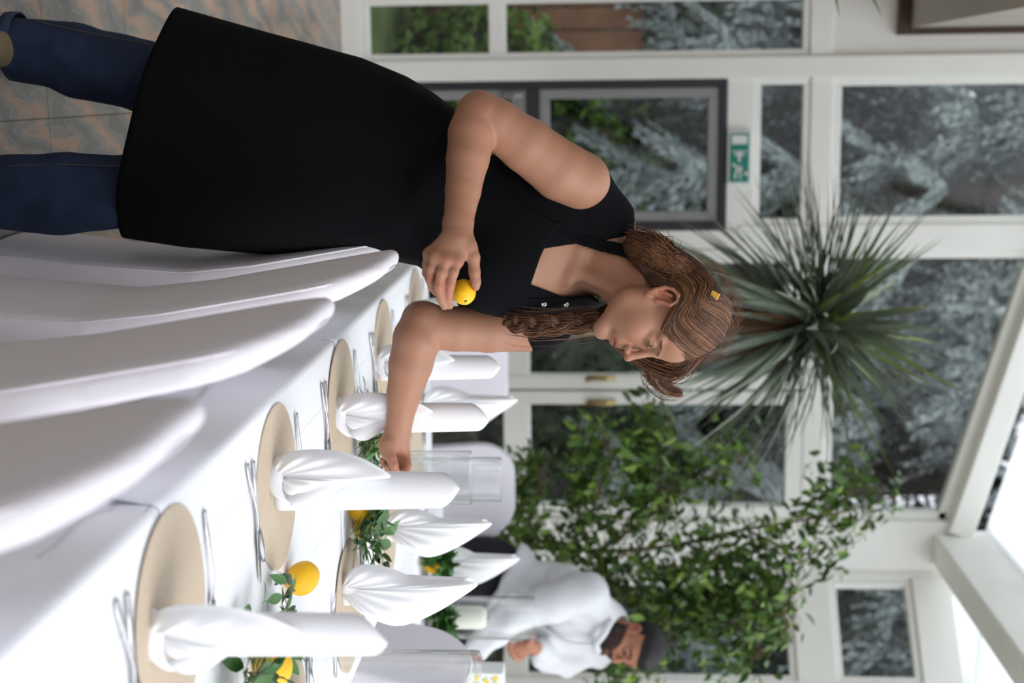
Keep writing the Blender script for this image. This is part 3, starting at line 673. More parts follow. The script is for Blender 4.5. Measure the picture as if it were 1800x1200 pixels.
# ------------------------------------------------------------ lemons
m_lemon = mat('lemon_peel', (246, 190, 22), .38, bump=.25, bscale=420, var=.06, vscale=30, sss=.15)
m_stem = mat('lemon_stem_end', (110, 100, 60), .7)
def lemon_mesh():
    n, m = 40, 28; v = []; prof = []
    for j in range(m+1):
        t = math.pi*j/m; x = -math.cos(t); r = math.sin(t)**.92
        xx = .031*x; rr = .0262*r
        if x > .86: xx += .006*((x-.86)/.14)**.8; rr = max(rr*.8, .0)*(1 if x < .999 else 0)
        if x < -.9: xx -= .002*((-x-.9)/.1)
        prof.append((xx, rr))
    for xx, rr in prof:
        for i in range(n):
            a = 2*math.pi*i/n; k = 1+.015*math.sin(5*a+xx*60); v.append((xx, rr*k*math.cos(a), rr*k*math.sin(a)))
    f = [(j*n+i, (j+1)*n+i, (j+1)*n+(i+1) % n, j*n+(i+1) % n) for j in range(m) for i in range(n)]
    return v, f
lv, lf = lemon_mesh()
def make_lemon(label):
    t = empty('lemon', (0, 0, 0), label=label, cat='lemon', group='yellow lemons')
    mesh('peel', lv, lf, m_lemon, t)
    b = B(); b.lathe([(.001, 0), (.0032, 0), (.0036, .0012), (.0022, .0026), (.0008, .0028)], (0, 0, 0), 12); b.v = [(-z-.0315, y, x) for x, y, z in b.v]; b.build('stem_end', m_stem, t, True)
    return t
L0 = make_lemon('x'); lu = False
def lemon(pos, d, s, label):
    """d: direction in which the stem end points"""
    global lu
    o = L0 if not lu else copy_tree(L0); lu = True
    o.location = tuple(pos); o.rotation_mode = 'QUATERNION'; o.rotation_quaternion = Vector([-x for x in d]).to_track_quat('X', 'Z'); o.scale = (s, s, s); o['label'] = label; return o
def lemon_on(u, h, d, s, label, dz=0, sc=.026):
    q = onz(u, h, TZ+.008+sc*s+dz); lemon(q, d, s, label)
lemon_on(1016, 532, (.25, -.85, -.25), 1.16, 'lemon lying alone on the tablecloth beside the sharp placemat, behind two leaves')
lemon_on(1172, 480, (.2, -.5, .1), 1.25, 'lemon among leaves behind the nearest glass cylinder, at the right edge of the photo')
lemon_on(925, 641, (-.9, -.3, .3), 1.0, 'upright lemon in the leaves between two standing napkins, behind a dark leaf', dz=.004)
lemon_on(898, 630, (.2, -.3, .9), .85, 'lemon half hidden under the upright lemon in the leaves', dz=-.0)
lemon(onz(993, 741, TZ+.003)+np.array([0, 0, .030]), (.3, -.6, .5), .95, 'small far blurred lemon in leaves on the cross table')
lemon_on(776, 655, (.4, -.8, .2), 1.0, 'lemon between the standing napkin and the woman\'s working wrist')
# ------------------------------------------------------------ leafy sprigs
m_leaf = mat('glossy_green_leaf', (62, 104, 48), .35, var=.3, vscale=12, spec=.6); m_leaf2 = mat('pale_green_leaf', (112, 142, 74), .45, var=.25, vscale=9)
m_twig = mat('green_twig', (104, 112, 70), .6)
def leaf_geo(p, d, up, L, Wd, curl=.15, fold=.18):
    d = Vector(d).normalized(); s = d.cross(Vector(up)); s = (s if s.length > 1e-4 else Vector((1, 0, 0))).normalized(); n = s.cross(d)
    v = []; p = Vector(p)
    for k, w in ((0, .04), (.12, .5), (.3, .95), (.5, 1), (.7, .78), (.87, .38), (1, .0)):
        c = p+d*(L*k)-n*(curl*L*k*k); h = Wd/2*w
        v += [c+s*h+n*(fold*h), c, c-s*h+n*(fold*h)]
    f = []
    for i in range(6):
        a = i*3; f += [(a, a+1, a+4, a+3), (a+1, a+2, a+5, a+4)]
    return v, f
def sprig(name, centre, ext, nst, label, group, leafL=.042, seed=1, mt=None, hmax=.075, per=9, kinds='sprig', across=False):
    """stems trailing over the table with paired pointed leaves; ext: half lengths along x and y"""
    g = random.Random(seed); t = empty(name, centre, label=label, cat=kinds, group=group); F_ = B(); T_ = B()
    for q in range(nst):
        x0 = g.uniform(-.35, .35)*ext[0]; y0 = g.uniform(-.9, .2)*ext[1]; a = math.radians(90+g.uniform(-60, 60)) if not across else math.radians(g.choice((0, 180))+g.uniform(-28, 28)); L = (ext[0]+ext[1])*g.uniform(.5, .95)
        pts = []
        for k in range(per+1):
            s = k/per; pts.append((x0+math.cos(a)*L*s, y0+math.sin(a)*L*s, .005+hmax*g.uniform(.5, 1)*math.sin(math.pi*(.12+.8*s))*.85)); a += g.uniform(-.3, .3)
        pts = smooth_path(pts, per*3); T_.tube(pts, [.0014*(1-.6*i/len(pts)) for i in range(len(pts))], 5)
        for i in range(1, len(pts), 2):
            d = Vector(pts[min(i+1, len(pts)-1)])-Vector(pts[i-1]); d = d.normalized() if d.length > 0 else Vector((1, 0, 0)); s = d.cross(Vector((0, 0, 1)))
            dd = d*g.uniform(.3, .9)+s*g.choice((-1, 1))*g.uniform(.5, 1)+Vector((0, 0, g.uniform(-.15, .7)))
            l = leafL*g.uniform(.7, 1.15); v, f = leaf_geo(pts[i], dd, (g.uniform(-.4, .4), g.uniform(-.4, .4), 1), l, l*.42)
            zmin = min(p.z for p in v); sh = max(0, .002-zmin); F_.add([p+Vector((0, 0, sh)) for p in v], f)
    c = [0, 0, 0]; T_.build('stem', m_twig, t, True, at=c); F_.build('foliage', mt or m_leaf, t, True, at=c)
    return t
GS = 'trailing leafy sprigs along the middle of the table'
def cpos(u, h, z=TZ+.008): return tuple(onz(u, h, z))
sprig('leafy_sprig', cpos(1120, 455), (.05, .07), 5, 'leafy green sprig behind the nearest napkin, tips pointing at the lone lemon', GS, .05, 3, hmax=.06)
sprig('leafy_sprig', cpos(1205, 400), (.07, .13), 8, 'dark leafy sprig at the right edge of the photo, beside the nearest glass cylinder', GS, .052, 5, hmax=.09)
sprig('leafy_sprig', cpos(930, 615), (.075, .15), 13, 'leafy green sprig wrapped round the upright lemon between two napkins', GS, .05, 8, hmax=.085)
sprig('leafy_sprig', cpos(776, 632), (.06, .15), 10, 'leafy green sprig and twigs under the woman\'s working hand', GS, .045, 9, hmax=.06)
sprig('leafy_sprig', cpos(985, 743, TZ+.003), (.09, .03), 16, 'blurred leafy sprig with the small far lemon on the cross table', GS, .05, 12, hmax=.10, across=True)
sprig('leafy_sprig', cpos(1100, 745, TZ+.003), (.08, .03), 14, 'blurred leafy sprig round the white candle on the cross table', GS, .05, 14, hmax=.10, across=True)
# ------------------------------------------------------------ glass cylinders and candle
m_glass = glass_mat('clear_glass', (.985, .99, .99, 1), 2.6, .015, .8)
def cyl(u, h, r, H, label, z=None):
    q = onz(u, h, (TZ+.008) if z is None else z); zz = topz(q[0], q[1]) if z is None else z
    b = B(); th = .0035; b.lathe([(.001, 0), (r-.002, 0), (r, .003), (r, H-.001), (r-th/2, H), (r-th, H-.001), (r-th, .012), (r-th-.003, .009), (.001, .009)], (0, 0, 0), 56)
    o = b.build('glass_cylinder', m_glass, None, True); o.location = (q[0], q[1], zz+.0008); return tag(o, label, 'vase', 'clear glass cylinders')
cyl(838, 640, .066, .262, 'clear glass cylinder behind the large sharp napkin, beside the woman\'s working hand')
cyl(841, 692, .062, .30, 'taller clear glass cylinder, behind the other one beside the woman\'s hand')
q = onz(1203, 404, TZ+.008)
b = B(); r = .068; H = .372; th = .0035; b.lathe([(.001, 0), (r-.002, 0), (r, .003), (r, H-.001), (r-th/2, H), (r-th, H-.001), (r-th, .012), (r-th-.003, .009), (.001, .009)], (0, 0, 0), 64)
o = b.build('glass_cylinder', m_glass, None, True); o.location = (1.055, 2.36, topz(1, 2)+.0008); tag(o, 'tall clear glass cylinder in the right foreground, in front of the covered chair', 'vase', 'clear glass cylinders')
q = onz(1084, 752, TZ+.003)
cyl(1084, 752, .072, .36, 'clear glass cylinder around the white candle on the cross table', z=TZ+.003)
m_wax = mat('white_wax', (240, 242, 232), .45, sss=.3)
cd = empty('pillar_candle', (q[0], q[1], TZ+.0135), label='thick white pillar candle inside a glass cylinder on the cross table', cat='candle')
B().lathe([(.001, 0), (.037, 0), (.0385, .002), (.0385, .17), (.03, .186), (.014, .188), (.001, .184)], (0, 0, 0), 40).build('wax', m_wax, cd, True, at=[0, 0, 0])
B().tube([(0, 0, .183), (.001, 0, .19), (.003, 0, .198)], .0012, 6).build('wick', mat('black_wick', (30, 26, 24), .9), cd, at=[0, 0, 0])
# printed lemon box on the cross table
m_box = mat('white_card', (236, 238, 236), .6); m_py = mat('print_yellow', (240, 205, 60), .6); m_pg = mat('print_green', (110, 150, 80), .6)
bx0 = onz(1138, 772, TZ+.003); bxx = bx0[0]; bxy = 4.62; bw = .16; bh = .245
bo = empty('patterned_gift_box', (bxx+bw/2, bxy, TZ+.003), label='white box printed with small yellow lemons, beside the man\'s hand', cat='box')
B().box((-bw/2, -.04, 0), (bw/2, .06, bh)).build('carton', m_box, bo, at=[0, 0, 0], bevel=.004)
g = random.Random(4); Yb, Gb = B(), B()
for i in range(5):
    for j in range(7):
        x = -bw/2+.018+i*.031+(j % 2)*.013; z = .022+j*.033
        if x > bw/2-.014 : continue
        a = g.uniform(0, 3.1); r = .0095
        Yb.add([(x+r*1.3*math.cos(k*.63)*math.cos(a)-r*.8*math.sin(k*.63)*math.sin(a), -.0412, z+r*1.3*math.cos(k*.63)*math.sin(a)+r*.8*math.sin(k*.63)*math.cos(a)) for k in range(10)], [tuple(range(10))])
        a += 1.9
        for s_ in (0, .9):
            c = (x+.013*math.cos(a+s_), z+.013*math.sin(a+s_)); e_ = (math.cos(a+s_), math.sin(a+s_))
            Gb.add([(c[0]-e_[0]*.005, -.0414, c[1]-e_[1]*.005), (c[0]-e_[1]*.003, -.0414, c[1]+e_[0]*.003), (c[0]+e_[0]*.007, -.0414, c[1]+e_[1]*.007), (c[0]+e_[1]*.003, -.0414, c[1]-e_[0]*.003)], [(0, 1, 2, 3)])
p1 = Yb.build('lemon_print', m_py, bo, at=[0, 0, 0]); p2 = Gb.build('leaf_print', m_pg, bo, at=[0, 0, 0])
for p_ in (p1, p2): p_['kind'] = 'stuff'
# ------------------------------------------------------------ figures
def skin_mat(name, col, rough=.5): return mat(name, col, rough, attr='Col', sss=.25, bump=.06, bscale=300, spec=.4)
def nrm_(v): v = np.array(v, float); return v/np.linalg.norm(v)
class Head:
    """a face and skull in the frame forward, up, right around the ear axis; k scales it"""
    def __init__(s, O, Fv, Uv, k=1.0):
        s.O = np.array(O, float); s.F = nrm_(Fv); U = np.array(Uv, float); U = U-s.F*(U@s.F); s.U = nrm_(U); s.R = np.cross(s.F, s.U); s.M = np.stack([s.F, s.U, s.R]); s.k = k
    def p(s, f, u, r): return s.O+s.k*(f*s.F+u*s.U+r*s.R)
    def loc(s, v): return ((v-s.O)@s.M.T)/s.k
    def e(s, S, c, r, k=.012, sub=False): S.ell(s.p(*c), np.array(r)*s.k, s.M, k*s.k, sub)
    def c(s, S, a, b, r1, r2, k=.008, sub=False): S.cone(s.p(*a), s.p(*b), r1*s.k, r2*s.k, k*s.k, sub)
    def build(s, S, male=False, lids=(.0062, -.0012)):
        s.e(S, (-.012, .045, 0), (.096, .085, .075), .02); s.e(S, (.032, -.02, 0), (.060, .085, .057), .02); s.e(S, (.048, .05, 0), (.046, .045, .056), .02)
        jw = .056 if male else .049
        for g in (-1, 1):
            s.c(S, (-.002, -.035, g*.055), (.012, -.072, g*jw), .02, .017, .02); s.c(S, (.012, -.072, g*jw), (.076, -.103, g*.012), .017, .016, .02)
            s.e(S, (.060, -.034, g*.036), (.030, .027, .026), .02); s.e(S, (.032, -.050, g*.039), (.046, .046, .024), .025); s.c(S, (.087, .024, g*.010), (.072, .024, g*.046), .008, .008, .012)
        s.e(S, (.080, -.100, 0), (.017, .017, .021), .012); s.e(S, (.084, -.058, 0), (.020, .024, .030), .014)
        for g in (-1, 1): s.e(S, (.098, .009, g*.032), (.015, .011, .018), .012, True)
        s.c(S, (.091, .016, 0), (.112, -.022, 0), .0075, .0088, .010); s.e(S, (.1165, -.030, 0), (.0115, .0095, .0105), .006)
        for g in (-1, 1):
            s.e(S, (.104, -.036, g*.0125), (.0115, .0075, .0065), .005); s.e(S, (.108, -.0425, g*.0075), (.006, .0035, .0035), .002, True)
            s.e(S, (.070, .004, g*.031), (.019, .014, .020), .008)
        # lips
        s.c(S, (.0990, -.0610, 0), (.088, -.0655, .020), .0052, .0026, .005); s.c(S, (.0990, -.0610, 0), (.088, -.0655, -.020), .0052, .0026, .005)
        s.c(S, (.0970, -.0715, 0), (.087, -.0680, .018), .0060, .003, .005); s.c(S, (.0970, -.0715, 0), (.087, -.0680, -.018), .0060, .003, .005)
        s.e(S, (.106, -.0666, 0), (.009, .0016, .019), .002, True)
        # lids around the eyeball, leaving a slit
        for g in (-1, 1):
            c0 = s.p(.0765, .009, g*.031); Rr = .0148*s.k; M = s.M; kk = s.k
            def fn(p, c0=c0, Rr=Rr):
                q = p-c0; r = np.sqrt((q*q).sum(-1)); uu = (q@M[1])/kk; ff = (q@M[0])/kk
                slit = np.abs(uu-((lids[0]+lids[1])/2-.004+0*ff))-(lids[0]-lids[1])/2
                return np.maximum(r-Rr, -np.maximum(slit, (Rr*.55)-r*0-ff*kk)*1.0)
            S.ops.append((fn, c0-.05, c0+.05, .003, False))
        # ears
        for g in (-1, 1):
            s.e(S, (-.008, -.002, g*.073), (.019, .032, .010), .006); s.e(S, (-.003, .001, g*.084), (.010, .020, .009), .004, True)
            pts = [(.006, .004, g*.080), (.008, .020, g*.083), (-.002, .031, g*.086), (-.016, .029, g*.088), (-.025, .014, g*.088), (-.024, -.004, g*.086), (-.015, -.020, g*.083), (-.006, -.030, g*.079)]
            for a, b in zip(pts[:-1], pts[1:]): s.c(S, a, b, .0038, .0038, .003)
            s.e(S, (-.002, -.030, g*.078), (.009, .010, .006), .004); s.c(S, (-.012, .016, g*.083), (-.014, -.010, g*.082), .0032, .003, .003); s.c(S, (.006, -.002, g*.080), (.006, -.010, g*.079), .0042, .0036, .003)
            s.e(S, (-.002, -.006, g*.080), (.006, .007, .006), .003, True)
def tint(o, nv, per, cols, seed=1):
    """one hair colour per strand of `per` vertices"""
    r = np.random.default_rng(seed); C = np.array([srgb(*c)[:3] for c in cols]); k = r.integers(0, len(C), nv//per); w = r.uniform(0, 1, (nv//per, 1)); c = C[k]*w+C[r.integers(0, len(C), nv//per)]*(1-w); c = np.repeat(c, per, 0)
    a = o.data.color_attributes.new('Col', 'FLOAT_COLOR', 'POINT'); a.data.foreach_set('color', np.concatenate([c, np.ones((len(c), 1))], 1).astype(np.float32).ravel())
HC = [(58, 38, 30), (84, 56, 40), (112, 74, 48), (142, 98, 64), (92, 60, 42)]
def colorize(o, v, head, base, extra=None):
    """skin colour per vertex: lips, cheeks, nose tip, ears, brows' shade"""
    q = head.loc(v); c = np.tile(np.array(base[:3]), (len(v), 1))
    def blend(col, w): c[:] = c*(1-w[:, None])+np.array(col[:3])*w[:, None]
    f, u, r = q[:, 0], q[:, 1], q[:, 2]
    def g(c0, s0): return np.exp(-(((q-np.array(c0))/np.array(s0))**2).sum(1))
    red = srgb(160, 94, 76)
    for sg in (-1, 1):
        blend(red, .38*g((.075, -.03, sg*.042), (.03, .02, .022))); blend(srgb(166, 86, 68), .55*g((-.008, 0, sg*.084), (.026, .034, .012)))
    blend(red, .5*g((.118, -.032, 0), (.014, .014, .014)))
    lip = ((f > .082) & (np.abs(r) < .0235)); w = np.exp(-(((u+.0663)/(.0095*(1-(np.abs(r)/.028)**2)+.001))**2)**2); blend(srgb(134, 74, 68), .7*w*lip)
    w = np.exp(-((u+.0666+.0*r)/.0016)**2)*lip; blend(srgb(95, 40, 38), .75*w)
    if extra: extra(blend, g, f, u, r, v)
    a = o.data.color_attributes.new('Col', 'FLOAT_COLOR', 'POINT'); a.data.foreach_set('color', np.concatenate([c, np.ones((len(c), 1))], 1).astype(np.float32).ravel())
def tubes(paths, rad, name, m, parent, at, n=4, taper=True):
    """many thin strands as one mesh; paths (k, m, 3)"""
    paths = np.asarray(paths); K, M_, _ = paths.shape; t = np.gradient(paths, axis=1); t /= np.linalg.norm(t, axis=2, keepdims=True)+1e-9
    ref = np.where(np.abs(t[..., 2:3]) < .9, np.array([0, 0, 1.0]), np.array([1.0, 0, 0])); x = np.cross(ref, t); x /= np.linalg.norm(x, axis=2, keepdims=True)+1e-9; y = np.cross(t, x)
    r = np.broadcast_to(np.asarray(rad).reshape(-1, 1), (K, M_)).copy()
    if taper: r *= np.interp(np.linspace(0, 1, M_), [0, .1, .75, 1], [.6, 1, .9, .15])
    v = np.stack([paths+r[..., None]*(math.cos(2*math.pi*j/n)*x+math.sin(2*math.pi*j/n)*y) for j in range(n)], 2).reshape(-1, 3)
    k, i, j = np.meshgrid(np.arange(K), np.arange(M_-1), np.arange(n), indexing='ij'); b = (k*M_+i)*n
    f = np.stack([b+j, b+(j+1) % n, b+n+(j+1) % n, b+n+j], -1).reshape(-1, 4)
    o = mesh(name, v, f, m, parent, True, at)
    if m.name.startswith('auburn'): tint(o, len(v), M_*n, HC)
    return o
def braid(center, width, turns, m, parent, at, name='braid', per=55, hair=.0011, seed=1):
    """three interwoven locks along a centre path, each a bundle of strands"""
    g = np.random.default_rng(seed); c = np.array(center); n = len(c); w = np.interp(np.linspace(0, 1, n), np.linspace(0, 1, len(width)), width)
    t = np.gradient(c, axis=0); t /= np.linalg.norm(t, axis=1, keepdims=True); zv = nrm_(CAMP-c[n//2]); x = np.cross(t, zv); x /= np.linalg.norm(x, axis=1, keepdims=True); y = np.cross(x, t)
    P_ = []
    for s_ in range(3):
        ph = np.linspace(0, turns*2*math.pi, n)+s_*2*math.pi/3
        core = c+x*(np.sin(ph)*w*.55)[:, None]+y*(np.sin(2*ph)*w*.35)[:, None]
        for k in range(per):
            a = g.uniform(0, 6.28); r = math.sqrt(g.uniform(0, 1))*.50; tw = g.uniform(-.5, .5)
            P_.append(core+x*(np.cos(a+tw*ph*.4)*w*r)[:, None]+y*(np.sin(a+tw*ph*.4)*w*r)[:, None])
    return tubes(P_, hair, name, m, parent, at, 4)
def proj_uh(X, Y, Z): return 600+F*X/(-Z), 900+F*Y/(-Z)
# ======================================================================== the woman
m_skin = skin_mat('fair_skin', (214, 168, 140))
m_hair = mat('auburn_hair', (112, 74, 48), .45, var=.25, vscale=40, spec=.45, attr='Col')
m_apron = mat('black_apron_cloth', (11, 12, 15), .9, bump=.12, bscale=500, spec=.1)
m_tank = mat('black_ribbed_jersey', (9, 10, 14), .85, bump=.05, bscale=300, spec=.12)
m_jean = mat('indigo_denim', (38, 50, 74), .85, var=.2, vscale=22, bump=.25, bscale=700, spec=.2)
wf = P(250, -10, 3.13); wf[2] = 0
WM = empty('woman', wf, label='woman with auburn braids in a black apron, leaning over the table', cat='person')
WAT = list(WM.location)
hd = Head(V(549, 1159, 2.93), (.875, -.345, .30), (.322, .93, .13), .965)
tor = SDF()
def torso(s, k=.05):
    s.ell(V(288, 640, 3.10), (.185, .17, .145), None, k); s.ell(V(318, 745, 3.09), (.165, .14, .13), None, k)
    s.ell(V(362, 830, 3.07), (.158, .14, .125), np.array([[.9, .42, 0], [-.42, .9, 0], [0, 0, 1]]), k)
    s.ell(V(418, 930, 3.05), (.158, .15, .125), np.array([[.92, .38, 0], [-.38, .92, 0], [0, 0, 1]]), k)
    s.ell(V(478, 868, 2.985), (.078, .075, .065), None, .04); s.ell(V(508, 868, 3.12), (.070, .075, .065), None, .04)
    s.cone(V(318, 1022, 2.97), V(400, 1058, 3.03), .052, .062, .04); s.cone(V(400, 1058, 3.03), V(470, 1035, 3.07), .060, .055, .04); s.cone(V(470, 1030, 3.07), V(548, 968, 3.16), .05, .048, .04); s.cone(V(548, 968, 3.16), V(563, 952, 3.17), .048, .046, .02)
torso(tor)
body = SDF(); torso(body)
body.chain([V(445, 1035, 3.035), V(478, 1075, 3.0), V(515, 1120, 2.97), V(535, 1160, 2.95)], [.062, .052, .052, .05], .03)
body.cone(V(478, 1015, 2.965), V(520, 1115, 2.925), .012, .012, .02)                    # neck muscle
body.cone(V(492, 1000, 2.968), V(440, 1022, 2.962), .011, .010, .022)                    # collarbone
# right arm, elbow out to the back
body.chain([V(318, 1020, 2.95), V(300, 985, 2.93), V(255, 925, 2.90), V(218, 872, 2.88), V(205, 848, 2.87)], [.062, .061, .056, .049, .046], .006)
body.chain([V(200, 838, 2.87), V(235, 830, 2.86), V(280, 822, 2.84), V(335, 814, 2.82), V(395, 805, 2.79)], [.043, .048, .0425, .035, .0285], .006)
body.cone(V(185, 845, 2.875), V(210, 880, 2.885), .026, .03, .02)
# right hand over the lemon
def hand_r(s):
    w = V(395, 805, 2.785); k = .012
    s.cone(w, V(425, 803, 2.762), .027, .024, .015, fl=((0, 0, 1), .72))
    mcp = [V(461, 801, 2.748), V(459, 783, 2.744), V(453, 766, 2.748), V(446, 754, 2.762)]
    for i, p_ in enumerate(mcp): s.cone(V(418, 806-i*5, 2.770), p_, .0175, .0125-.0006*i, k, fl=((0, 0, 1), .85))
    s.cone(mcp[0], mcp[1], .0105, .0105, k); s.cone(mcp[1], mcp[2], .0105, .0105, k); s.cone(mcp[2], mcp[3], .0105, .0095, k)
    fk = .0035
    s.chain([mcp[0], V(478, 797, 2.742), V(500, 791, 2.745), V(522, 788, 2.757), V(537, 790.5, 2.768)], [.0115, .0102, .0098, .0088, .0078], fk)
    s.chain([mcp[1], V(480, 776, 2.738), V(503, 771, 2.742), V(525, 775, 2.754), V(538, 781, 2.764)], [.0110, .0102, .0098, .0086, .0076], fk)
    s.chain([mcp[2], V(472, 758, 2.746), V(490, 756, 2.755), V(505, 760, 2.771), V(514, 766, 2.783)], [.0105, .0096, .0092, .0082, .0072], fk)
    s.chain([mcp[3], V(463, 750, 2.768), V(480, 749, 2.780), V(494, 755, 2.794), V(500, 762, 2.802)], [.0095, .0086, .008, .0072, .0066], fk)
    s.chain([V(412, 815, 2.778), V(436, 824, 2.768), V(452, 832, 2.764), V(478, 834, 2.766), V(495, 836, 2.770), V(504, 836.5, 2.774)], [.019, .0165, .0125, .0108, .0098, .0082], .006)
    s.cone(V(430, 818, 2.77), V(455, 806, 2.755), .014, .010, .012)
hand_r(body)
# left arm reaching over the table
body.chain([V(560, 965, 3.15), V(574, 925, 3.13), V(578, 860, 3.10), V(578, 800, 3.075), V(575, 760, 3.06)], [.052, .054, .051, .048, .048], .006)
body.chain([V(567, 745, 3.055), V(595, 733, 3.055), V(640, 722, 3.065), V(690, 711, 3.085), V(735, 703, 3.10), V(757, 700, 3.11)], [.047, .051, .047, .038, .029, .0265], .006)
body.cone(V(556, 733, 3.06), V(566, 750, 3.06), .028, .03, .015)
def hand_l(s):
    k = .01
    s.cone(V(757, 700, 3.11), V(775, 697, 3.11), .026, .026, .012, fl=((0, 0, 1), .8))
    mcp = [V(800, 712, 3.115), V(803, 704, 3.135), V(800, 694, 3.145), V(795, 683, 3.145)]
    for i, p_ in enumerate(mcp): s.cone(V(768, 702-4*i, 3.112+.006*i), p_, .019, .0125, k)
    s.chain([V(765, 688, 3.10), V(782, 682, 3.092), V(796, 682, 3.085)], [.018, .019, .016], .01)          # ball of the thumb
    s.chain([V(790, 684, 3.085), V(806, 688, 3.075), V(817, 692, 3.072), V(828, 696, 3.074)], [.0145, .011, .0098, .0082], .005)
    s.chain([mcp[0], V(818, 716, 3.10), V(830, 712, 3.088), V(831, 704, 3.082)], [.0118, .0098, .009, .0078], .004)
    s.chain([mcp[1], V(824, 706, 3.125), V(833, 701, 3.112), V(829, 694, 3.10)], [.0115, .0096, .0088, .0078], .004)
    s.chain([mcp[2], V(819, 692, 3.14), V(826, 685, 3.128), V(820, 680, 3.115)], [.011, .0092, .0084, .0074], .004)
    s.chain([mcp[3], V(809, 680, 3.142), V(815, 675, 3.13), V(809, 672, 3.12)], [.0098, .0082, .0076, .0068], .004)
hand_l(body)
hd.build(body)
xs = grid(-.545, .31, .0027, ((V(560, 0, 2.9)[0], V(650, 0, 2.9)[0], .0016),))
ys = grid(-.36, .45, .0027, ((V(0, 1040, 2.9)[1], V(0, 1200, 2.9)[1], .0016), (V(0, 745, 2.75)[1], V(0, 845, 2.75)[1], .002)))
zs = grid(-3.23, -2.70, .0027, ((-2.93, -2.82, .0018),))
D = body.field(xs, ys, zs)
Xi = [np.searchsorted(zs, z) for z in (-2.93, -2.82)]
bv, bf = nets(D, xs, ys, zs); del D; bv = relax(bv, bf, 1, .4)
bo_ = mesh('body', toworld(bv), bf, m_skin, WM, True, WAT)
def wex(blend, g, f, u, r, v):
    uu, hh = proj_uh(v[:, 0], v[:, 1], v[:, 2])
    k = lambda cu_, ch_, s_: np.exp(-(((uu-cu_)**2+(hh-ch_)**2)/s_**2))
    blend(srgb(158, 92, 74), .45*np.maximum.reduce([k(498, 791, 10), k(502, 771, 10), k(488, 756, 10), k(480, 834, 9), k(462, 801, 12), k(458, 783, 12)]))
    blend(srgb(160, 92, 74), .35*np.maximum.reduce([k(812, 705, 26), k(515, 785, 22), k(600, 600, 1)]))
    blend(srgb(148, 92, 74), .3*k(190, 850, 30)); blend(srgb(124, 80, 62), .25*k(585, 752, 14))
    # eyelid shade and freckled brow
    for sg in (-1, 1): blend(srgb(118, 76, 64), .4*np.exp(-(((u-.0125)/.0035)**2+((r-sg*.032)/.015)**2))*(f > .06))
colorize(bo_, bv, hd, srgb(158, 115, 92), wex)
# eyes, brows, lashes
m_eye = mat('eyeball', (168, 158, 150), .3, spec=.4); m_iris = mat('iris_blue_grey', (34, 38, 42), .25)
m_browh = mat('brow_hair', (96, 68, 52), .7)
def eyes(h, par, at, brow=m_browh, s=1.0, gaze=-.55, br=1.0):
    for g in (-1, 1):
        c = h.p(.0765, .009, g*.031); e = B(); rr = .0132*h.k
        nn = 20; v = []
        for j in range(nn+1):
            a = math.pi*j/nn
            for i in range(nn*2): b_ = math.pi*i/nn; v.append(c+rr*(math.cos(a)*h.F+math.sin(a)*(math.cos(b_)*h.U+math.sin(b_)*h.R)))
        ff = [(j*nn*2+i, (j+1)*nn*2+i, (j+1)*nn*2+(i+1) % (nn*2), j*nn*2+(i+1) % (nn*2)) for j in range(nn) for i in range(nn*2)]
        eo = mesh('eye', toworld(v), ff, m_eye, par, True, at)
        gd = nrm_(h.F+gaze*h.U*.45); x = nrm_(np.cross(gd, h.U)); y = np.cross(x, gd); iv = [c+gd*rr*1.03]+[c+gd*rr*.93+.0066*h.k*(math.cos(a)*x+math.sin(a)*y) for a in np.linspace(0, 2*math.pi, 19)[:-1]]
        io = mesh('iris', toworld(iv), [(0, i+1, (i+1) % 18+1) for i in range(18)], m_iris, eo, True, at)
        P_ = []
        for k in range(int(80*br)):                            # brow hairs
            a = rng.uniform(0, 1); r0 = .010+.040*a; p0 = h.p(.0985-.021*a**1.6+.001, .0265+.006*math.sin(a*2.4)-.004*a+rng.normal(0, .0016), g*r0); dr = nrm_(h.R*g*.9+h.U*(.25-.5*a)-h.F*.35)
            P_.append([p0+dr*t*.008+h.F*.0006 for t in (0, .5, 1)])
        tubes(toworld(np.array(P_)), .0004*s, 'eyebrow', brow, par, at, 3)
        P_ = []
        for k in range(26):                                    # lashes along the upper lid
            a = (k/25-.5)*1.9; p0 = c+.0147*h.k*(math.cos(a)*h.F*.985+math.sin(a)*g*h.R)-h.U*.0038*h.k; dr = nrm_(h.F*math.cos(a)+g*h.R*math.sin(a)*1.2-h.U*.75)
            P_.append([p0, p0+dr*.004-h.U*.0008, p0+dr*.008])
        tubes(toworld(np.array(P_)), .0008*s, 'eyelash', brow, par, at, 3)
eyes(hd, WM, WAT)
# black sleeveless top: the torso grown a little and cut at the neck and arm holes
gx = np.arange(-.46, .12, .0036); gy = np.arange(-.36, .26, .0036); gz = np.arange(-3.30, -2.80, .0040)
Tf = tor.field(gx, gy, gz); tor.cone(V(558, 968, 3.15), V(572, 930, 3.135), .0535, .0550, .01); Tt = tor.field(gx, gy, gz); X, Y, Z = np.meshgrid(gx, gy, gz, indexing='ij'); U_, H_ = proj_uh(X, Y, Z); PX = -Z/F
xy = lambda pts: [(y, x) for x, y in pts]                       # the outline lists are in (height, across) order
neck = xy([(955, 437), (1000, 430), (1056, 424), (1098, 415), (1113, 416), (1135, 412), (1150, 600), (1057, 541), (1040, 523), (1010, 529), (933, 500)])
armh = xy([(800, 150), (845, 285), (880, 264), (930, 297), (985, 331), (1030, 329), (1060, 321), (1070, 300), (1066, 285), (1045, 261), (990, 150)])
far = xy([(840, 612), (870, 560), (905, 572), (928, 600), (935, 612), (940, 640), (840, 640)])
dn = poly_sd(U_, H_, neck)*PX; da = poly_sd(U_, H_, armh)*PX; df = poly_sd(U_, H_, far)*PX
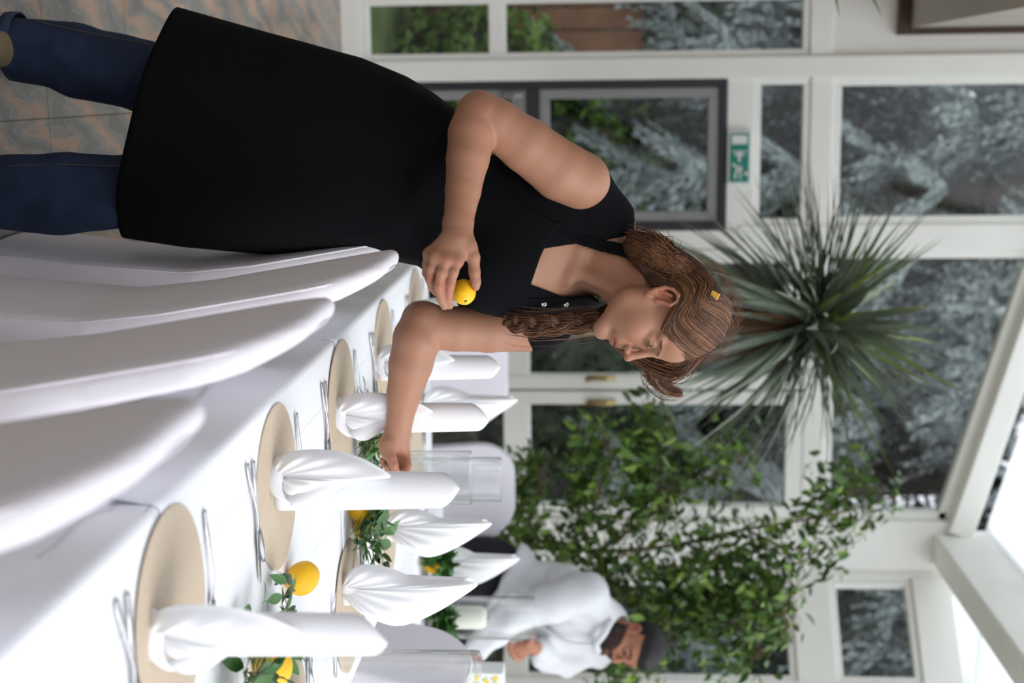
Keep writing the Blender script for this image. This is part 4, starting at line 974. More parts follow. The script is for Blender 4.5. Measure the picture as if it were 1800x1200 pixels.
T1 = Tt-.0075
T1 = np.maximum(T1, np.where(Z > -3.16, -dn, -1)); T1 = np.maximum(T1, np.where(Z > -3.08, -da, -1)); T1 = np.maximum(T1, -df)
tv, tf = nets(T1.astype(np.float32), gx, gy, gz); tv = relax(tv, tf, 2)
mesh('sleeveless_top', toworld(tv), tf, m_tank, WM, True, WAT)
bib = xy([(700, 250), (846, 262), (880, 302), (905, 345), (930, 364), (965, 385), (986, 392), (972, 412), (956, 438), (945, 462), (932, 500), (925, 545), (900, 575), (700, 590)])
T2 = np.maximum(np.maximum(Tf-.0125, poly_sd(U_, H_, bib)*PX), np.where(Z < -3.12, 1.0, -1.0)); T2 = np.maximum(T2, -(Y+.20))
tv, tf = nets(T2.astype(np.float32), gx, gy, gz); tv = relax(tv, tf, 2); bibv, bibf = tv, tf
strap1 = xy([(960, 396), (986, 388), (1000, 404), (1058, 420), (1093, 427), (1116, 441), (1107, 455), (1050, 441), (1008, 427), (955, 412)])
strap2 = xy([(922, 524), (1042, 519), (1052, 526), (1055, 545), (925, 545)])
Bf = body.field(gx, gy, gz)
for pl, off in ((strap1, .0085), (strap2, .0105)):
    T3 = np.maximum(np.maximum(Bf-off, -(Bf-off+.006)), poly_sd(U_, H_, pl)*PX); T3 = np.maximum(T3, np.where(Z < -3.12, 1.0, -1.0))
    tv, tf = nets(T3.astype(np.float32), gx, gy, gz); tv = relax(tv, tf, 2)
    if pl is strap1: s1v, s1f = tv, tf
    else: s2v, s2f = tv, tf
# apron: a flaring skirt from the chest to the shins, one loft with soft folds
R_ = [((22, 325), (413, 221), .185), ((48, 430), (428, 325), .185), ((80, 555), (440, 460), .185), ((104, 640), (445, 560), .18), ((138, 715), (449, 640), .172), ((170, 765), (458, 690), .165), ((205, 812), (466, 735), .158), ((238, 850), (505, 785), .15), ((262, 880), (538, 842), .142), ((300, 905), (520, 868), .11)]
n = 120; m_ = 90; key = np.linspace(0, 1, len(R_)); tt = np.linspace(0, 1, m_); sv = []
Lp = np.array([V(*r[0], 3.10) for r in R_]); Rp = np.array([V(*r[1], 3.08) for r in R_]); bb = np.array([r[2] for r in R_])
for t in tt:
    L_ = np.array([np.interp(t, key, Lp[:, i]) for i in range(3)]); Q_ = np.array([np.interp(t, key, Rp[:, i]) for i in range(3)]); b_ = np.interp(t, key, bb); cc = (L_+Q_)/2; hx = (Q_-L_)/2
    for i in range(n):
        a = 2*math.pi*i/n; fold = 1+(1-t)**1.5*.022*math.sin(a*7+1.3+3*t)+.010*math.sin(a*3+t*9)+.006*math.sin(a*11-t*14)*(1-abs(2*t-1))
        ca, sa = math.cos(a), math.sin(a); ca = math.copysign(abs(ca)**.92, ca); sa = math.copysign(abs(sa)**.92, sa)
        bulge = .012*math.exp(-((t-.62)/.05)**2)*math.sin(a*5+.5)
        sv.append(cc+hx*ca*fold+np.array([0, -.02*(1-t)*0, 1])*(b_+bulge)*sa*fold)
sf = [(j*n+i, j*n+(i+1) % n, (j+1)*n+(i+1) % n, (j+1)*n+i) for j in range(m_-1) for i in range(n)]
top_ = len(sv); sv.append(np.mean(sv[-n:], axis=0)); sf += [((m_-1)*n+i, (m_-1)*n+(i+1) % n, top_) for i in range(n)]
ap = mesh('apron', toworld(sv), sf, m_apron, WM, True, WAT); so = ap.modifiers.new('thickness', 'SOLIDIFY'); so.thickness = .002
bb_ = mesh('apron_bib', toworld(bibv), bibf, m_apron, ap, True, WAT)
mesh('apron_strap', toworld(s1v), s1f, m_apron, ap, True, WAT); mesh('apron_strap', toworld(s2v), s2f, m_apron, ap, True, WAT)
m_snap = mat('silver_snap', (225, 225, 228), .12, metal=1.0)
def surf(u, h, fld, off=0):                                    # first point of a field along the view ray through (u, h)
    d = np.linspace(2.72, 3.3, 2400); p_ = np.stack([(u-600)/F*d, (h-900)/F*d, -d], -1); val = np.full(len(d), 9.0)
    for fn, lo, hi, k, sub in fld.ops: val = smin(val, fn(p_), k) if not sub else val
    i = np.argmax(val < off); return p_[i]
for h_ in (956, 995):
    q = surf(534, h_, body, .011); b = B(); b.lathe([(.001, 0), (.0062, 0), (.0062, .0012), (.0045, .0024), (.003, .0014), (.001, .0014)], (0, 0, 0), 20)
    vv = [q+np.array([x, y, z]) for x, y, z in b.v]; mesh('snap_button', toworld(vv), b.f, m_snap, ap, True, WAT)
# jeans
jn = SDF()
jn.chain([V(268, 640, 3.12), V(190, 420, 3.12), V(140, 270, 3.13), V(104, 130, 3.16), V(82, 14, 3.17)], [.095, .082, .078, .076, .0735], .02)
jn.chain([V(312, 640, 3.07), V(322, 420, 3.08), V(335, 250, 3.04), V(342, 110, 3.03), V(336, -60, 3.03)], [.095, .074, .077, .080, .080], .02)
gx = np.arange(-.78, -.20, .005); gy = np.arange(-1.20, -.30, .005); gz = np.arange(-3.30, -2.90, .005)
Jf = jn.field(gx, gy, gz); X, Y, Z = np.meshgrid(gx, gy, gz, indexing='ij')
Jf = Jf+.004*np.sin(Y*22+X*34+2*np.sin(Z*14))*np.clip((-Y-.75)*3, 0, 1)+.0018*np.sin(Y*38-X*45+Z*20)+.003*np.sin(X*46+Y*9)
sh = SDF(); sh.cone(V(82, 60, 3.17), V(79, -30, 3.172), .067, .067, 0, False)
U_, H_ = proj_uh(X, Y, Z)
wzc = CH+cf[2]*(-Z)+cu[2]*Y
Jf = np.maximum(Jf, .035-wzc); jv, jf = nets(Jf.astype(np.float32), gx, gy, gz); jv = relax(jv, jf, 2)
je = mesh('jeans', toworld(jv), jf, m_jean, WM, True, WAT)
for (u0, h0, dd, rr) in ((82, 16, 3.17, .0745), (336, -40, 3.03, .081)):
    c = toworld(V(u0, h0, dd)); c[2] = .042; b = B(); b.lathe([(rr-.002, -.014), (rr+.0015, -.013), (rr+.002, 0), (rr+.0015, .013), (rr-.002, .014)], tuple(c), 48); b.f = b.f[:-2]; b.build('jeans_hem', mat('denim_hem', (38, 52, 80), .9, bump=.2, bscale=600), je, True, at=WAT)
m_stitch = mat('tan_stitching', (78, 70, 66), .8)
for pts in ([(205, 268, 3.02), (150, 180, 3.05), (110, 90, 3.07)],):
    pass
for (seq, dd) in (([(292, 215), (291, 180), (289, 120), (290, 60), (292, 10)], 3.03), ([(78, 262), (64, 190), (48, 110), (36, 60)], 3.14)):
    P_ = []
    for u0, h0 in seq:
        d = np.linspace(2.85, 3.3, 900); p_ = np.stack([(u0-600)/F*d, (h0-900)/F*d, -d], -1); val = np.full(len(d), 9.0)
        for fn, lo, hi, k, sub in jn.ops: val = smin(val, fn(p_), k)
        i = np.argmax(val < .004); P_.append(p_[i if i else 450])
    B().tube(toworld(smooth_path(P_, 40)), .0012, 5).build('side_seam', m_stitch, je, True, at=WAT)
m_shoe = mat('olive_canvas_shoe', (122, 112, 88), .8)
for (u0, dd, dx) in ((82, 3.17, -.02), (336, 3.03, 0)):
    s = SDF(); c = toworld(V(u0, 10, dd)); c[2] = 0; dr = np.array([.10, -.99, 0])
    s.cone(c-dr*.045+[0, 0, .035], c+dr*.04+[0, 0, .036], .034, .040, .01); s.cone(c+dr*.04+[0, 0, .034], c+dr*.16+[0, 0, .026], .038, .030, .02); s.cone(c+[0, 0, .04], c+[0, 0, .075], .036, .034, .02)
    gx = np.arange(c[0]-.14, c[0]+.24, .005); gy = np.arange(c[1]-.22, c[1]+.14, .005); gz = np.arange(-.01, .13, .005)
    D = s.field(gx, gy, gz); D = np.maximum(D, -(np.meshgrid(gx, gy, gz, indexing='ij')[2]-.004)); v_, f_ = nets(D.astype(np.float32), gx, gy, gz); mesh('shoe', v_, f_, m_shoe, WM, True, WAT)
# ------------------------------------------------------------ her hair
hs = SDF()
hd.e(hs, (-.014, .052, 0), (.100, .093, .084), .02)
hd.e(hs, (-.034, .006, 0), (.070, .070, .074), .02)
hs.chain([V(490, 1205, 2.94), V(472, 1175, 2.94), V(452, 1146, 2.945), V(434, 1118, 2.955)], [.042, .044, .039, .029], .02)
hs.chain([V(505, 1212, 2.95), V(488, 1200, 2.95)], [.045, .042], .02)
gx = np.arange(-.28, .10, .003); gy = np.arange(.20, .50, .003); gz = np.arange(-3.14, -2.78, .003)
D = hs.field(gx, gy, gz); X, Y, Z = np.meshgrid(gx, gy, gz, indexing='ij'); q = hd.loc(np.stack([X, Y, Z], -1).reshape(-1, 3)); f_, u_, r_ = q[:, 0], q[:, 1], q[:, 2]
ar = np.abs(r_)
line = .012+.062*np.exp(-(ar/.058)**4)+0*f_                       # height of the hairline over the face
face = np.minimum(f_-(.012+.0*u_), (line+.0)-u_)                  # >0 in the face region
face2 = np.minimum(f_-(-.030-.2*np.minimum(u_, 0)), .030-u_)      # keeps ear and jaw clear
cl = np.maximum(face, face2).reshape(D.shape)
U_, H_ = proj_uh(X, Y, Z); nk_ = poly_sd(U_, H_, xy([(1090, 452), (1106, 452), (1120, 470), (1140, 498), (1165, 515), (1190, 530), (1190, 640), (1000, 640), (1000, 470)]))*(-Z/F)
D = np.maximum(D, cl); D = np.maximum(D, -nk_)
ns = 0
hv_, hf_ = nets((D+ns).astype(np.float32), gx, gy, gz); hv_ = relax(hv_, hf_, 2)
HO = mesh('hair', toworld(hv_), hf_, m_hair, WM, True, WAT); tint(HO, len(hv_), 1, [(60, 40, 30), (70, 46, 34)])
# strands from the parting over the temple and ear to the nape
g = np.random.default_rng(5); cen = np.array([-.018, .050, 0]); rad = np.array([.103, .095, .086])
def onel(p_, grow): q = (np.array(p_)-cen)/rad; q = q/np.linalg.norm(q); return cen+q*rad*grow
PS = []
for side, cnt in ((1, 1100), (-1, 420)):
    for k in range(cnt):
        t = g.uniform(0, 1)**.9; S_ = np.array([.086-.13*t, .085+.03*math.sin(t*2.6), side*.002])
        M_ = np.array([.074-.115*t, .022+.060*t, side*(.056+.015*t)]); N_ = np.array([.004-.085*t, .030+.045*t, side*(.082-.02*t)]); G_n = np.array([-.085-.02*t, -.045+.035*g.uniform(), side*(.05-.02*t)])
        pp = smooth_path([S_, S_*.5+M_*.5, M_, M_*.45+N_*.55, N_, N_*.5+G_n*.5, G_n], 18); gr = 1.0+abs(g.normal(0, .018)); j = g.normal(0, .003, 3)
        ph = g.uniform(0, 6.28); wv = .0016*np.sin(np.linspace(0, g.uniform(3, 8), 18)+ph)
        pw = [hd.p(*(onel(x+j, gr+.01*math.sin(ph+i*.5))+np.array([0, wv[i], wv[i]*.5]))) for i, x in enumerate(pp)]
        if side == 1:                                          # carry on into the loose mass at the nape
            E1 = V(452+g.normal(0, 14), 1165+g.normal(0, 12), 2.915+abs(g.normal(0, .02))); E2 = V(432+g.normal(0, 9), 1125+g.normal(0, 8), 2.94+abs(g.normal(0, .015)))
            tail = smooth_path([pw[-1], E1, E2], 7)[1:]; pw = pw+list(tail)
        else: pw = pw+[pw[-1]]*6
        PS.append(pw)
tubes(toworld(np.array(PS)), .00075+.0005*g.uniform(0, 1, len(PS)), 'hair_strands', m_hair, HO, WAT, 4)
UU = np.arange(395, 566, 5.0); HH = np.arange(1090, 1292, 5.0); DM = np.full((len(UU), len(HH)), np.nan)
for i_, u0 in enumerate(UU):
    for j_, h0 in enumerate(HH):
        d = np.linspace(2.80, 3.02, 240); p_ = np.stack([(u0-600)/F*d, (h0-900)/F*d, -d], -1); val = np.full(len(d), 9.0)
        for fn, lo, hi, kk, sub in hs.ops: val = smin(val, fn(p_), kk)
        if (val < 0).any(): DM[i_, j_] = d[np.argmax(val < 0)]
        else: DM[i_, j_] = d[np.argmin(val)]
def dmap(u, h):
    a = np.clip((u-395)/5, 0, len(UU)-1.001); b_ = np.clip((h-1090)/5, 0, len(HH)-1.001); i_, j_ = int(a), int(b_); x, y = a-i_, b_-j_
    return (DM[i_, j_]*(1-x)+DM[i_+1, j_]*x)*(1-y)+(DM[i_, j_+1]*(1-x)+DM[i_+1, j_+1]*x)*y
PS = []
for k in range(1100):                                          # outer locks of the back mass, lying on its surface
    a = g.uniform(0, 1); b_ = g.normal(0, 1); q_ = smooth_path([(545-75*a+g.normal(0, 5), 1268-62*a+g.normal(0, 4)), (505-50*a+g.normal(0, 6), 1232-42*a+g.normal(0, 5)), (470-26*a+b_*9, 1188-18*a+g.normal(0, 6)), (446-12*a+b_*11, 1150+g.normal(0, 7)), (428+b_*11, 1110+g.normal(0, 6))], 20)
    ph = g.uniform(0, 6.28); am_ = g.uniform(.5, 3.0); fr_ = g.uniform(4, 9)
    PS.append([V(x+am_*math.sin(ph+i*fr_/20), y_, dmap(x, y_)-g.uniform(.0, .006)) for i, (x, y_) in enumerate(q_)])
tubes(toworld(np.array(PS)), .0006+.0006*g.uniform(0, 1, len(PS)), 'hair_strands', m_hair, HO, WAT, 4)
PS = []
for k in range(420):                                           # back mass, sweeping down to the nape
    a = g.uniform(0, 1); s0 = V(515-45*a+g.normal(0, 6), 1262-48*a+g.normal(0, 5), 2.94-.05*g.uniform(-1, 1)); s1 = V(470-22*a+g.normal(0, 7), 1200-20*a+g.normal(0, 6), 2.895+.05*g.uniform(0, 1)); s2 = V(440+g.normal(0, 13), 1150+g.normal(0, 8), 2.90+.05*g.uniform(0, 1)); s3 = V(425+g.normal(0, 11), 1112+g.normal(0, 6), 2.95+.03*g.uniform(0, 1))
    PS.append(smooth_path([s0, s1, s2, s3], 20)+g.normal(0, .0006, (20, 3)))
for k in range(190):                                            # fly-away hairs
    a = g.uniform(0, 3.2); r0 = .1; c0 = hd.p(-.02, .05, 0); d0 = nrm_(np.array([math.cos(a), math.sin(a), g.uniform(-.3, .3)])); s0 = c0+d0*.098; t0 = nrm_(np.cross(d0, [0, 0, 1]))*(1 if g.uniform() < .5 else -1)
    PS.append(smooth_path([s0, s0+t0*.03+d0*.008, s0+t0*.06+d0*g.uniform(.0, .014)], 20))
tubes(toworld(np.array(PS)), np.where(np.arange(len(PS)) < 420, .0010, .00026), 'hair_strands', m_hair, HO, WAT, 4)
# front braid over the far shoulder, and the far one swinging behind the face
cpath = smooth_path([V(548, 1095, 3.01), V(560, 1060, 3.005), V(566, 1020, 2.985), V(570, 975, 2.975), V(572, 935, 2.97), V(568, 905, 2.972), V(560, 886, 2.975)], 90)
braid(toworld(cpath), [.027, .026, .026, .025, .024, .020, .011], 2.1, m_hair, HO, WAT, seed=2, per=110, hair=.0009)
PS = []
for k in range(70): PS.append(cpath+g.normal(0, 1, 3)*[.017, .008, .012]+np.sin(np.linspace(0, 7, 90)+g.uniform(0, 6))[:, None]*.004*g.normal(0, 1, 3))
tubes(toworld(np.array(PS)), .0004, 'loose_hair', m_hair, HO, WAT, 4)
cpath = smooth_path([V(585, 1215, 3.08), V(640, 1180, 3.12), V(640, 1150, 3.14), V(660, 1150, 3.15), V(684, 1172, 3.16), V(692, 1196, 3.16)], 60)
PS = []
for k in range(260):
    o_ = g.normal(0, 1, 3)*[.013, .012, .013]; w = np.interp(np.linspace(0, 1, 60), [0, .5, 1], [1.5, .9, .35])[:, None]; PS.append(cpath+o_*w)
far_ = smooth_path([V(600, 1235, 3.04), V(648, 1195, 3.07), V(642, 1150, 3.08), V(622, 1112, 3.08), V(606, 1085, 3.07)], 60)
for k in range(320):
    o_ = g.normal(0, 1, 3)*[.008, .010, .012]; w = np.interp(np.linspace(0, 1, 60), [0, .4, 1], [1.3, 1.0, .5])[:, None]; PS.append(far_+o_*w)
tubes(toworld(np.array(PS)), .0009, 'braid', m_hair, HO, WAT, 4)
# gold hair clip
q = V(519, 1256, dmap(519, 1252)-.006); b = B(); ax_ = nrm_([.45, .85, .1]); bx_ = nrm_(np.cross(ax_, [0, 0, 1])); cx_ = np.cross(ax_, bx_)
vv = [q+ax_*a*.009+bx_*c*.0075+cx_*e_*.003 for a in (-1, 1) for c in (-1, 1) for e_ in (-1, 1)]
o = mesh('hair_clip', toworld(vv), [(0, 1, 3, 2), (4, 6, 7, 5), (0, 4, 5, 1), (2, 3, 7, 6), (0, 2, 6, 4), (1, 5, 7, 3)], mat('amber_gold', (222, 170, 82), .25, metal=.4), HO, False, WAT); bv_ = o.modifiers.new('bevel', 'BEVEL'); bv_.width = .0015; bv_.segments = 2
# the lemon in her hand
lemon(toworld(V(513, 815, 2.79)), MB.T@np.array([.62, .16, .75]), .90, 'lemon held in the woman\'s right hand, in front of her apron')
# ------------------------------------------------------------ plants indoors
def blades(b, org, dirs, L, Wd, droop, seg=8, twist=0.0):
    """long arching leaves as folded strips"""
    for k, d in enumerate(dirs):
        d = Vector(d).normalized(); l = L[k]; s = d.cross(Vector((0, 0, 1))); s = s.normalized() if s.length > .05 else Vector((1, 0, 0)); up = s.cross(d); v = []
        o = Vector(org[k])
        for i in range(seg+1):
            t = i/seg; c = o+d*(l*t)+Vector((0, 0, -1))*(droop[k]*l*t*t); w = Wd[k]*.5*min(1, .45+t*3)*(1-t**2.2)+.0005; n_ = up*(w*.35)
            v += [c+s*w+n_, c, c-s*w+n_]
        b.add(v, [q for i in range(seg) for q in ((i*3, i*3+1, i*3+4, i*3+3), (i*3+1, i*3+2, i*3+5, i*3+4))])
m_bl = mat('grey_green_blade', (126, 138, 120), .45, var=.35, vscale=5, spec=.6); m_bly = mat('yellow_green_blade', (132, 150, 72), .45, var=.25, vscale=6); m_bld = mat('dry_brown_blade', (120, 84, 56), .7)
m_bark = mat('pale_bark', (136, 118, 98), .85, var=.2, vscale=30, bump=.4, bscale=60)
g = random.Random(21)
dc = P(566, 1437, 5.75); dt = empty('spiky_palm', (dc[0], dc[1], 0), label='large spiky palm with a round crown of long narrow leaves behind the woman\'s head', cat='plant'); at = [dc[0], dc[1], 0]
def rdir(zlo, zhi): z = g.uniform(zlo, zhi); a = g.uniform(0, 6.283); r = math.sqrt(max(0, 1-z*z)); return (r*math.cos(a), r*math.sin(a), z)
def crown(n, zlo, zhi, l0, l1, w, dr, m, name):
    b = B(); d_ = [rdir(zlo, zhi) for _ in range(n)]; blades(b, [tuple(dc+np.array(d)*.02+np.array([0, 0, g.uniform(-.10, .03)])) for d in d_], d_, [g.uniform(l0, l1) for _ in d_], [w*g.uniform(.8, 1.2) for _ in d_], [dr*g.uniform(.5, 1.5) for _ in d_]); o = b.build(name, m, dt, True, at=at); return o
crown(300, -.75, .85, .48, .76, .034, .16, m_bl, 'leaf_crown'); crown(50, .0, .98, .48, .74, .030, .05, m_bly, 'young_leaves'); crown(30, -.95, -.4, .35, .55, .022, .2, m_bld, 'dry_leaves')
B().tube([(dc[0]-.02, dc[1], .3), (dc[0]+.03, dc[1], .9), (dc[0]-.01, dc[1], 1.6), (dc[0], dc[1], dc[2]-.02)], [.055, .05, .045, .04], 12).build('trunk', m_bark, dt, True, at=at)
B().lathe([(.001, 0), (.15, 0), (.155, .02), (.2, .36), (.21, .38), (.19, .38), (.18, .34), (.001, .34)], tuple(at), 32).build('planter', mat('grey_planter', (110, 108, 104), .6), dt, True, at=at)
# weeping fig with thin arching twigs
fc = ony(958, 900, 6.75); at = [fc[0], fc[1], 0]
ft = empty('weeping_fig', tuple(at), label='airy green weeping fig tree with thin twigs in front of the right window post', cat='plant')
BR = [[(958, 640, 6.85), (960, 900, 6.8), (968, 1080, 6.7), (955, 1200, 6.6), (930, 1310, 6.5), (912, 1420, 6.5), (890, 1520, 6.5), (868, 1585, 6.5)],
      [(966, 1060, 6.7), (930, 1110, 6.5), (880, 1180, 6.4), (830, 1260, 6.3), (790, 1330, 6.3)], [(964, 1000, 6.75), (900, 1040, 6.5), (830, 1060, 6.4), (770, 1060, 6.3)], [(962, 940, 6.8), (890, 930, 6.5), (820, 950, 6.4)],
      [(968, 1090, 6.7), (1010, 1160, 6.4), (1060, 1230, 6.2), (1110, 1290, 6.1), (1150, 1330, 6.0)], [(1030, 1185, 6.3), (1090, 1180, 6.2), (1150, 1150, 6.1), (1190, 1090, 6.0)], [(955, 1200, 6.6), (985, 1290, 6.4), (1020, 1360, 6.3), (1075, 1395, 6.2)],
      [(930, 1310, 6.5), (960, 1370, 6.4), (990, 1400, 6.3), (968, 1440, 6.3), (955, 1500, 6.3)], [(905, 1440, 6.5), (870, 1490, 6.4), (830, 1530, 6.4)], [(962, 960, 6.8), (1000, 1010, 6.5), (1010, 1080, 6.4), (1060, 1130, 6.3)], [(880, 1180, 6.4), (850, 1150, 6.3), (780, 1150, 6.3), (750, 1180, 6.2)], [(1060, 1230, 6.2), (1050, 1290, 6.2), (1090, 1380, 6.1)]]
T_ = B(); F_ = B(); F2 = B()
for k, br in enumerate(BR):
    pts = smooth_path([P(*q) for q in br], 30); T_.tube(pts, np.interp(np.linspace(0, 1, 30), [0, 1], [.016 if k == 0 else .008, .002]), 6)
    dens = 4 if k in (0, 7, 8) else 9
    for i in range(3 if k else 12, 30):
        for q in range(dens):
            # side twig carrying a spray of leaves
            a = g.uniform(0, 6.283); up_ = g.uniform(-.5, .6); d = Vector((math.cos(a), math.sin(a)*.6, up_)).normalized(); L = g.uniform(.05, .34) if dens > 10 else g.uniform(.03, .16)
            if q % 4 == 0: T_.tube([pts[i], Vector(pts[i])+d*L*.5+Vector((0, 0, .02)), Vector(pts[i])+d*L+Vector((0, 0, -.05*L/.2))], [.0022, .0016, .0008], 4)
            p_ = Vector(pts[i])+d*L+Vector((0, 0, -.05))
            for w in range(2):
                l = g.uniform(.045, .078); dd = (g.gauss(0, 1), g.gauss(0, 1), g.gauss(-.4, .7)); v, f = leaf_geo(p_+Vector([g.gauss(0, .03) for _ in range(3)]), dd, (g.gauss(0, .4), g.gauss(0, .4), 1), l, l*.45); (F_ if g.random() < .7 else F2).add(v, f)
T_.build('branches', m_bark, ft, True, at=at)
m_fig = mat('fig_leaf', (80, 112, 50), .4, var=.35, vscale=4, spec=.6); m_fig2 = mat('fig_leaf_pale', (126, 156, 70), .45, var=.25, vscale=4)
F_.build('foliage', m_fig, ft, True, at=at); F2.build('young_foliage', m_fig2, ft, True, at=at)
B().lathe([(.001, 0), (.13, 0), (.17, .3), (.18, .32), (.16, .32), (.15, .29), (.001, .29)], tuple(at), 32).build('planter', mat('terracotta', (150, 96, 70), .8), ft, True, at=at)
# leaf tips of a hanging plant at the upper left
b = B(); hp = empty('hanging_plant', tuple(P(-60, 1500, 5.4)), label='dark drooping leaf tips of a hanging plant at the upper left corner', cat='plant')
for (u, h, u2, h2) in ((-50, 1452, 36, 1461), (-60, 1495, 40, 1543), (-70, 1470, -5, 1420), (-60, 1520, -2, 1570)):
    p0 = P(u, h, 5.4); p1 = P(u2, h2, 5.35); d = p1-p0; blades(b, [p0], [d+np.array([0, 0, .05])], [np.linalg.norm(d)], [.035], [.08])
b.build('foliage', m_leaf, hp, True)
# ------------------------------------------------------------ the garden outside
m_grass = mat('lawn', (86, 104, 58), .95, var=.3, vscale=2)
st(B().box((-14, YW+.3, -.14), (20, 40, -.04)).build('floor_garden', m_grass))
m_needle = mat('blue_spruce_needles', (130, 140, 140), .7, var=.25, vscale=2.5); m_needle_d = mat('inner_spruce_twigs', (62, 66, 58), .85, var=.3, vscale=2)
m_bark2 = mat('dark_bark', (70, 58, 50), .9)
def spruce(seed, Hh=9.5, R0=2.6, n=95):
    r = np.random.default_rng(seed); V_, Q_, V2, Q2 = [], [], [], []; t = empty('blue_spruce', (0, 0, 0), cat='tree', label='x', group='blue spruces outside the windows'); T_ = B(); T_.tube([(0, 0, 0), (0, 0, Hh*.5), (0, 0, Hh)], [.19, .11, .02], 8)
    for k in range(n):
        z = .5+Hh*.47*(k/n)**1.0*1.0; a = k*2.4+r.normal(0, .2); R_ = R0*(1-z/Hh)*r.uniform(.85, 1.1)+.3; pts = []
        for i in range(14):
            s = i/13; pts.append((math.cos(a)*R_*s, math.sin(a)*R_*s, z+.35*s*R_*.4-.55*R_*.5*s*s))
        pts = np.array(pts); T_.tube(pts[::3], [.02, .016, .012, .008, .004][:len(pts[::3])], 4, False)
        cnt = int(30+R_*20)
        for q in range(cnt):
            s = r.uniform(.15, 1)**.8; i = min(12, int(s*13)); c = pts[i]+(pts[i+1]-pts[i])*(s*13-i); sd = r.choice([-1, 1]); az = a+sd*r.uniform(.3, 1.2); L = r.uniform(.22, .62)*(1.15-.5*s)
            m = 9; tt = np.linspace(0, 1, m)[:, None]; cp = c+np.array([math.cos(az), math.sin(az), 0])*L*tt*.75+np.array([0, 0, -1])*L*.85*tt**1.3
            d = np.gradient(cp, axis=0); d /= np.linalg.norm(d, axis=1, keepdims=True)
            for rep in range(3):
                rn = r.normal(0, 1, (m, 3)); sx = np.cross(d, rn); sx /= np.linalg.norm(sx, axis=1, keepdims=True)+1e-9; w = .036*(1-.4*tt)*r.uniform(.8, 1.2)
                tip = cp+sx*w+d*.045; b0 = cp-d*.02; b1 = cp+d*.03+sx*w*.2
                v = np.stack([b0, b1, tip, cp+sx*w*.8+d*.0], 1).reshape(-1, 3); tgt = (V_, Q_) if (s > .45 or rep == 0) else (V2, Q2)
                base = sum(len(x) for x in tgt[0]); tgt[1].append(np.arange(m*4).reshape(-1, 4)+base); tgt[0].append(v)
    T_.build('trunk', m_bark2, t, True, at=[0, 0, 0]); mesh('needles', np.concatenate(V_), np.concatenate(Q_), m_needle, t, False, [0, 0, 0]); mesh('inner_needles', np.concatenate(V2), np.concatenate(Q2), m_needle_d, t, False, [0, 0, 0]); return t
sp0 = spruce(3)
for i, (x, y, rz, s, lb) in enumerate(((3.2, 11.3, 0, 1.0, 'blue spruce with drooping boughs behind the gable window and the palm'), (.9, 11.9, 140, 1.05, 'blue spruce seen through the tall window above the exit sign'), (5.6, 10.6, 250, .95, 'blue spruce seen through the bay windows behind the man'), (2.0, 15.0, 70, 1.2, 'dark spruce standing farther back between the two near blue spruces'), (-1.9, 15.5, 30, 1.1, 'distant spruce at the upper left behind the garden shrubs'), (6.8, 14.5, 300, 1.2, 'distant spruce behind the right-hand bay window'))):
    o = sp0 if i == 0 else copy_tree(sp0); o.location = (x, y, -.05); o.rotation_euler = (0, 0, math.radians(rz)); o.scale = (s, s, s); o['label'] = lb
def bush(name, x, y, rx, ry, h, n, leaf, m, label, seed, group=None, cat='shrub', z0=-.04):
    r = random.Random(seed); t = empty(name, (x, y, z0), label=label, cat=cat, group=group); b = B(); 
    for k in range(n):
        a = r.uniform(0, 6.283); z = r.uniform(-.2, 1); q = math.sqrt(max(0, 1-z*z)) if z > 0 else 1; R_ = r.uniform(.72, 1.02)*(1+.18*math.sin(a*3+z*5+seed)+.12*math.sin(a*7+seed)); p_ = Vector((rx*q*R_*math.cos(a), ry*q*R_*math.sin(a), h*.35+h*.65*z*R_ if z > 0 else h*.35*(1+z*4)*.9))
        v, f = leaf_geo(p_, (r.gauss(0, 1), r.gauss(0, 1), r.gauss(0, .8)), (r.gauss(0, 1), r.gauss(0, 1), 1), leaf*r.uniform(.7, 1.3), leaf*.5); b.add([v[0], v[3*3], v[6*3], v[3*3+2]] , [(0, 1, 2, 3)])
    b.build('foliage', m, t, False, at=[0, 0, 0])
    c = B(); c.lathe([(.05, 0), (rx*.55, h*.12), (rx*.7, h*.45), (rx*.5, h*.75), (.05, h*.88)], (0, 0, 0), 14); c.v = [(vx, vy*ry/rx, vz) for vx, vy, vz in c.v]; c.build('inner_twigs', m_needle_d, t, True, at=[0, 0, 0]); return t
m_sh = mat('bright_shrub_leaf', (92, 122, 50), .6, var=.4, vscale=2.5); m_shd = mat('dark_shrub_leaf', (52, 66, 42), .7, var=.4, vscale=2)
GB = 'garden shrubs outside the windows'
bush('garden_shrub', -.1, 9.6, .42, .5, 1.0, 1800, .10, m_sh, 'bright green shrub outside the left window, below the dark door handle height', 1, GB)
bush('garden_shrub', .6, 10.4, .8, .6, 1.6, 3000, .10, m_sh, 'green shrub outside the dark patio door', 2, GB)
bush('garden_shrub', 1.9, 9.6, .9, .6, 1.7, 3200, .09, m_shd, 'dark shrub outside the white double door', 3, GB)
bush('garden_shrub', 3.3, 9.3, .8, .6, 1.6, 3000, .09, m_shd, 'dark shrub outside the right leaf of the double door', 4, GB)
bush('garden_shrub', 4.4, 8.7, .7, .6, 2.3, 3000, .09, m_shd, 'dark shrub outside the bay behind the man\'s head', 5, GB)
bush('garden_shrub', -1.6, 11.2, 1.2, .8, 3.0, 5200, .12, m_shd, 'tall dark shrub at the far left of the garden', 6, GB)
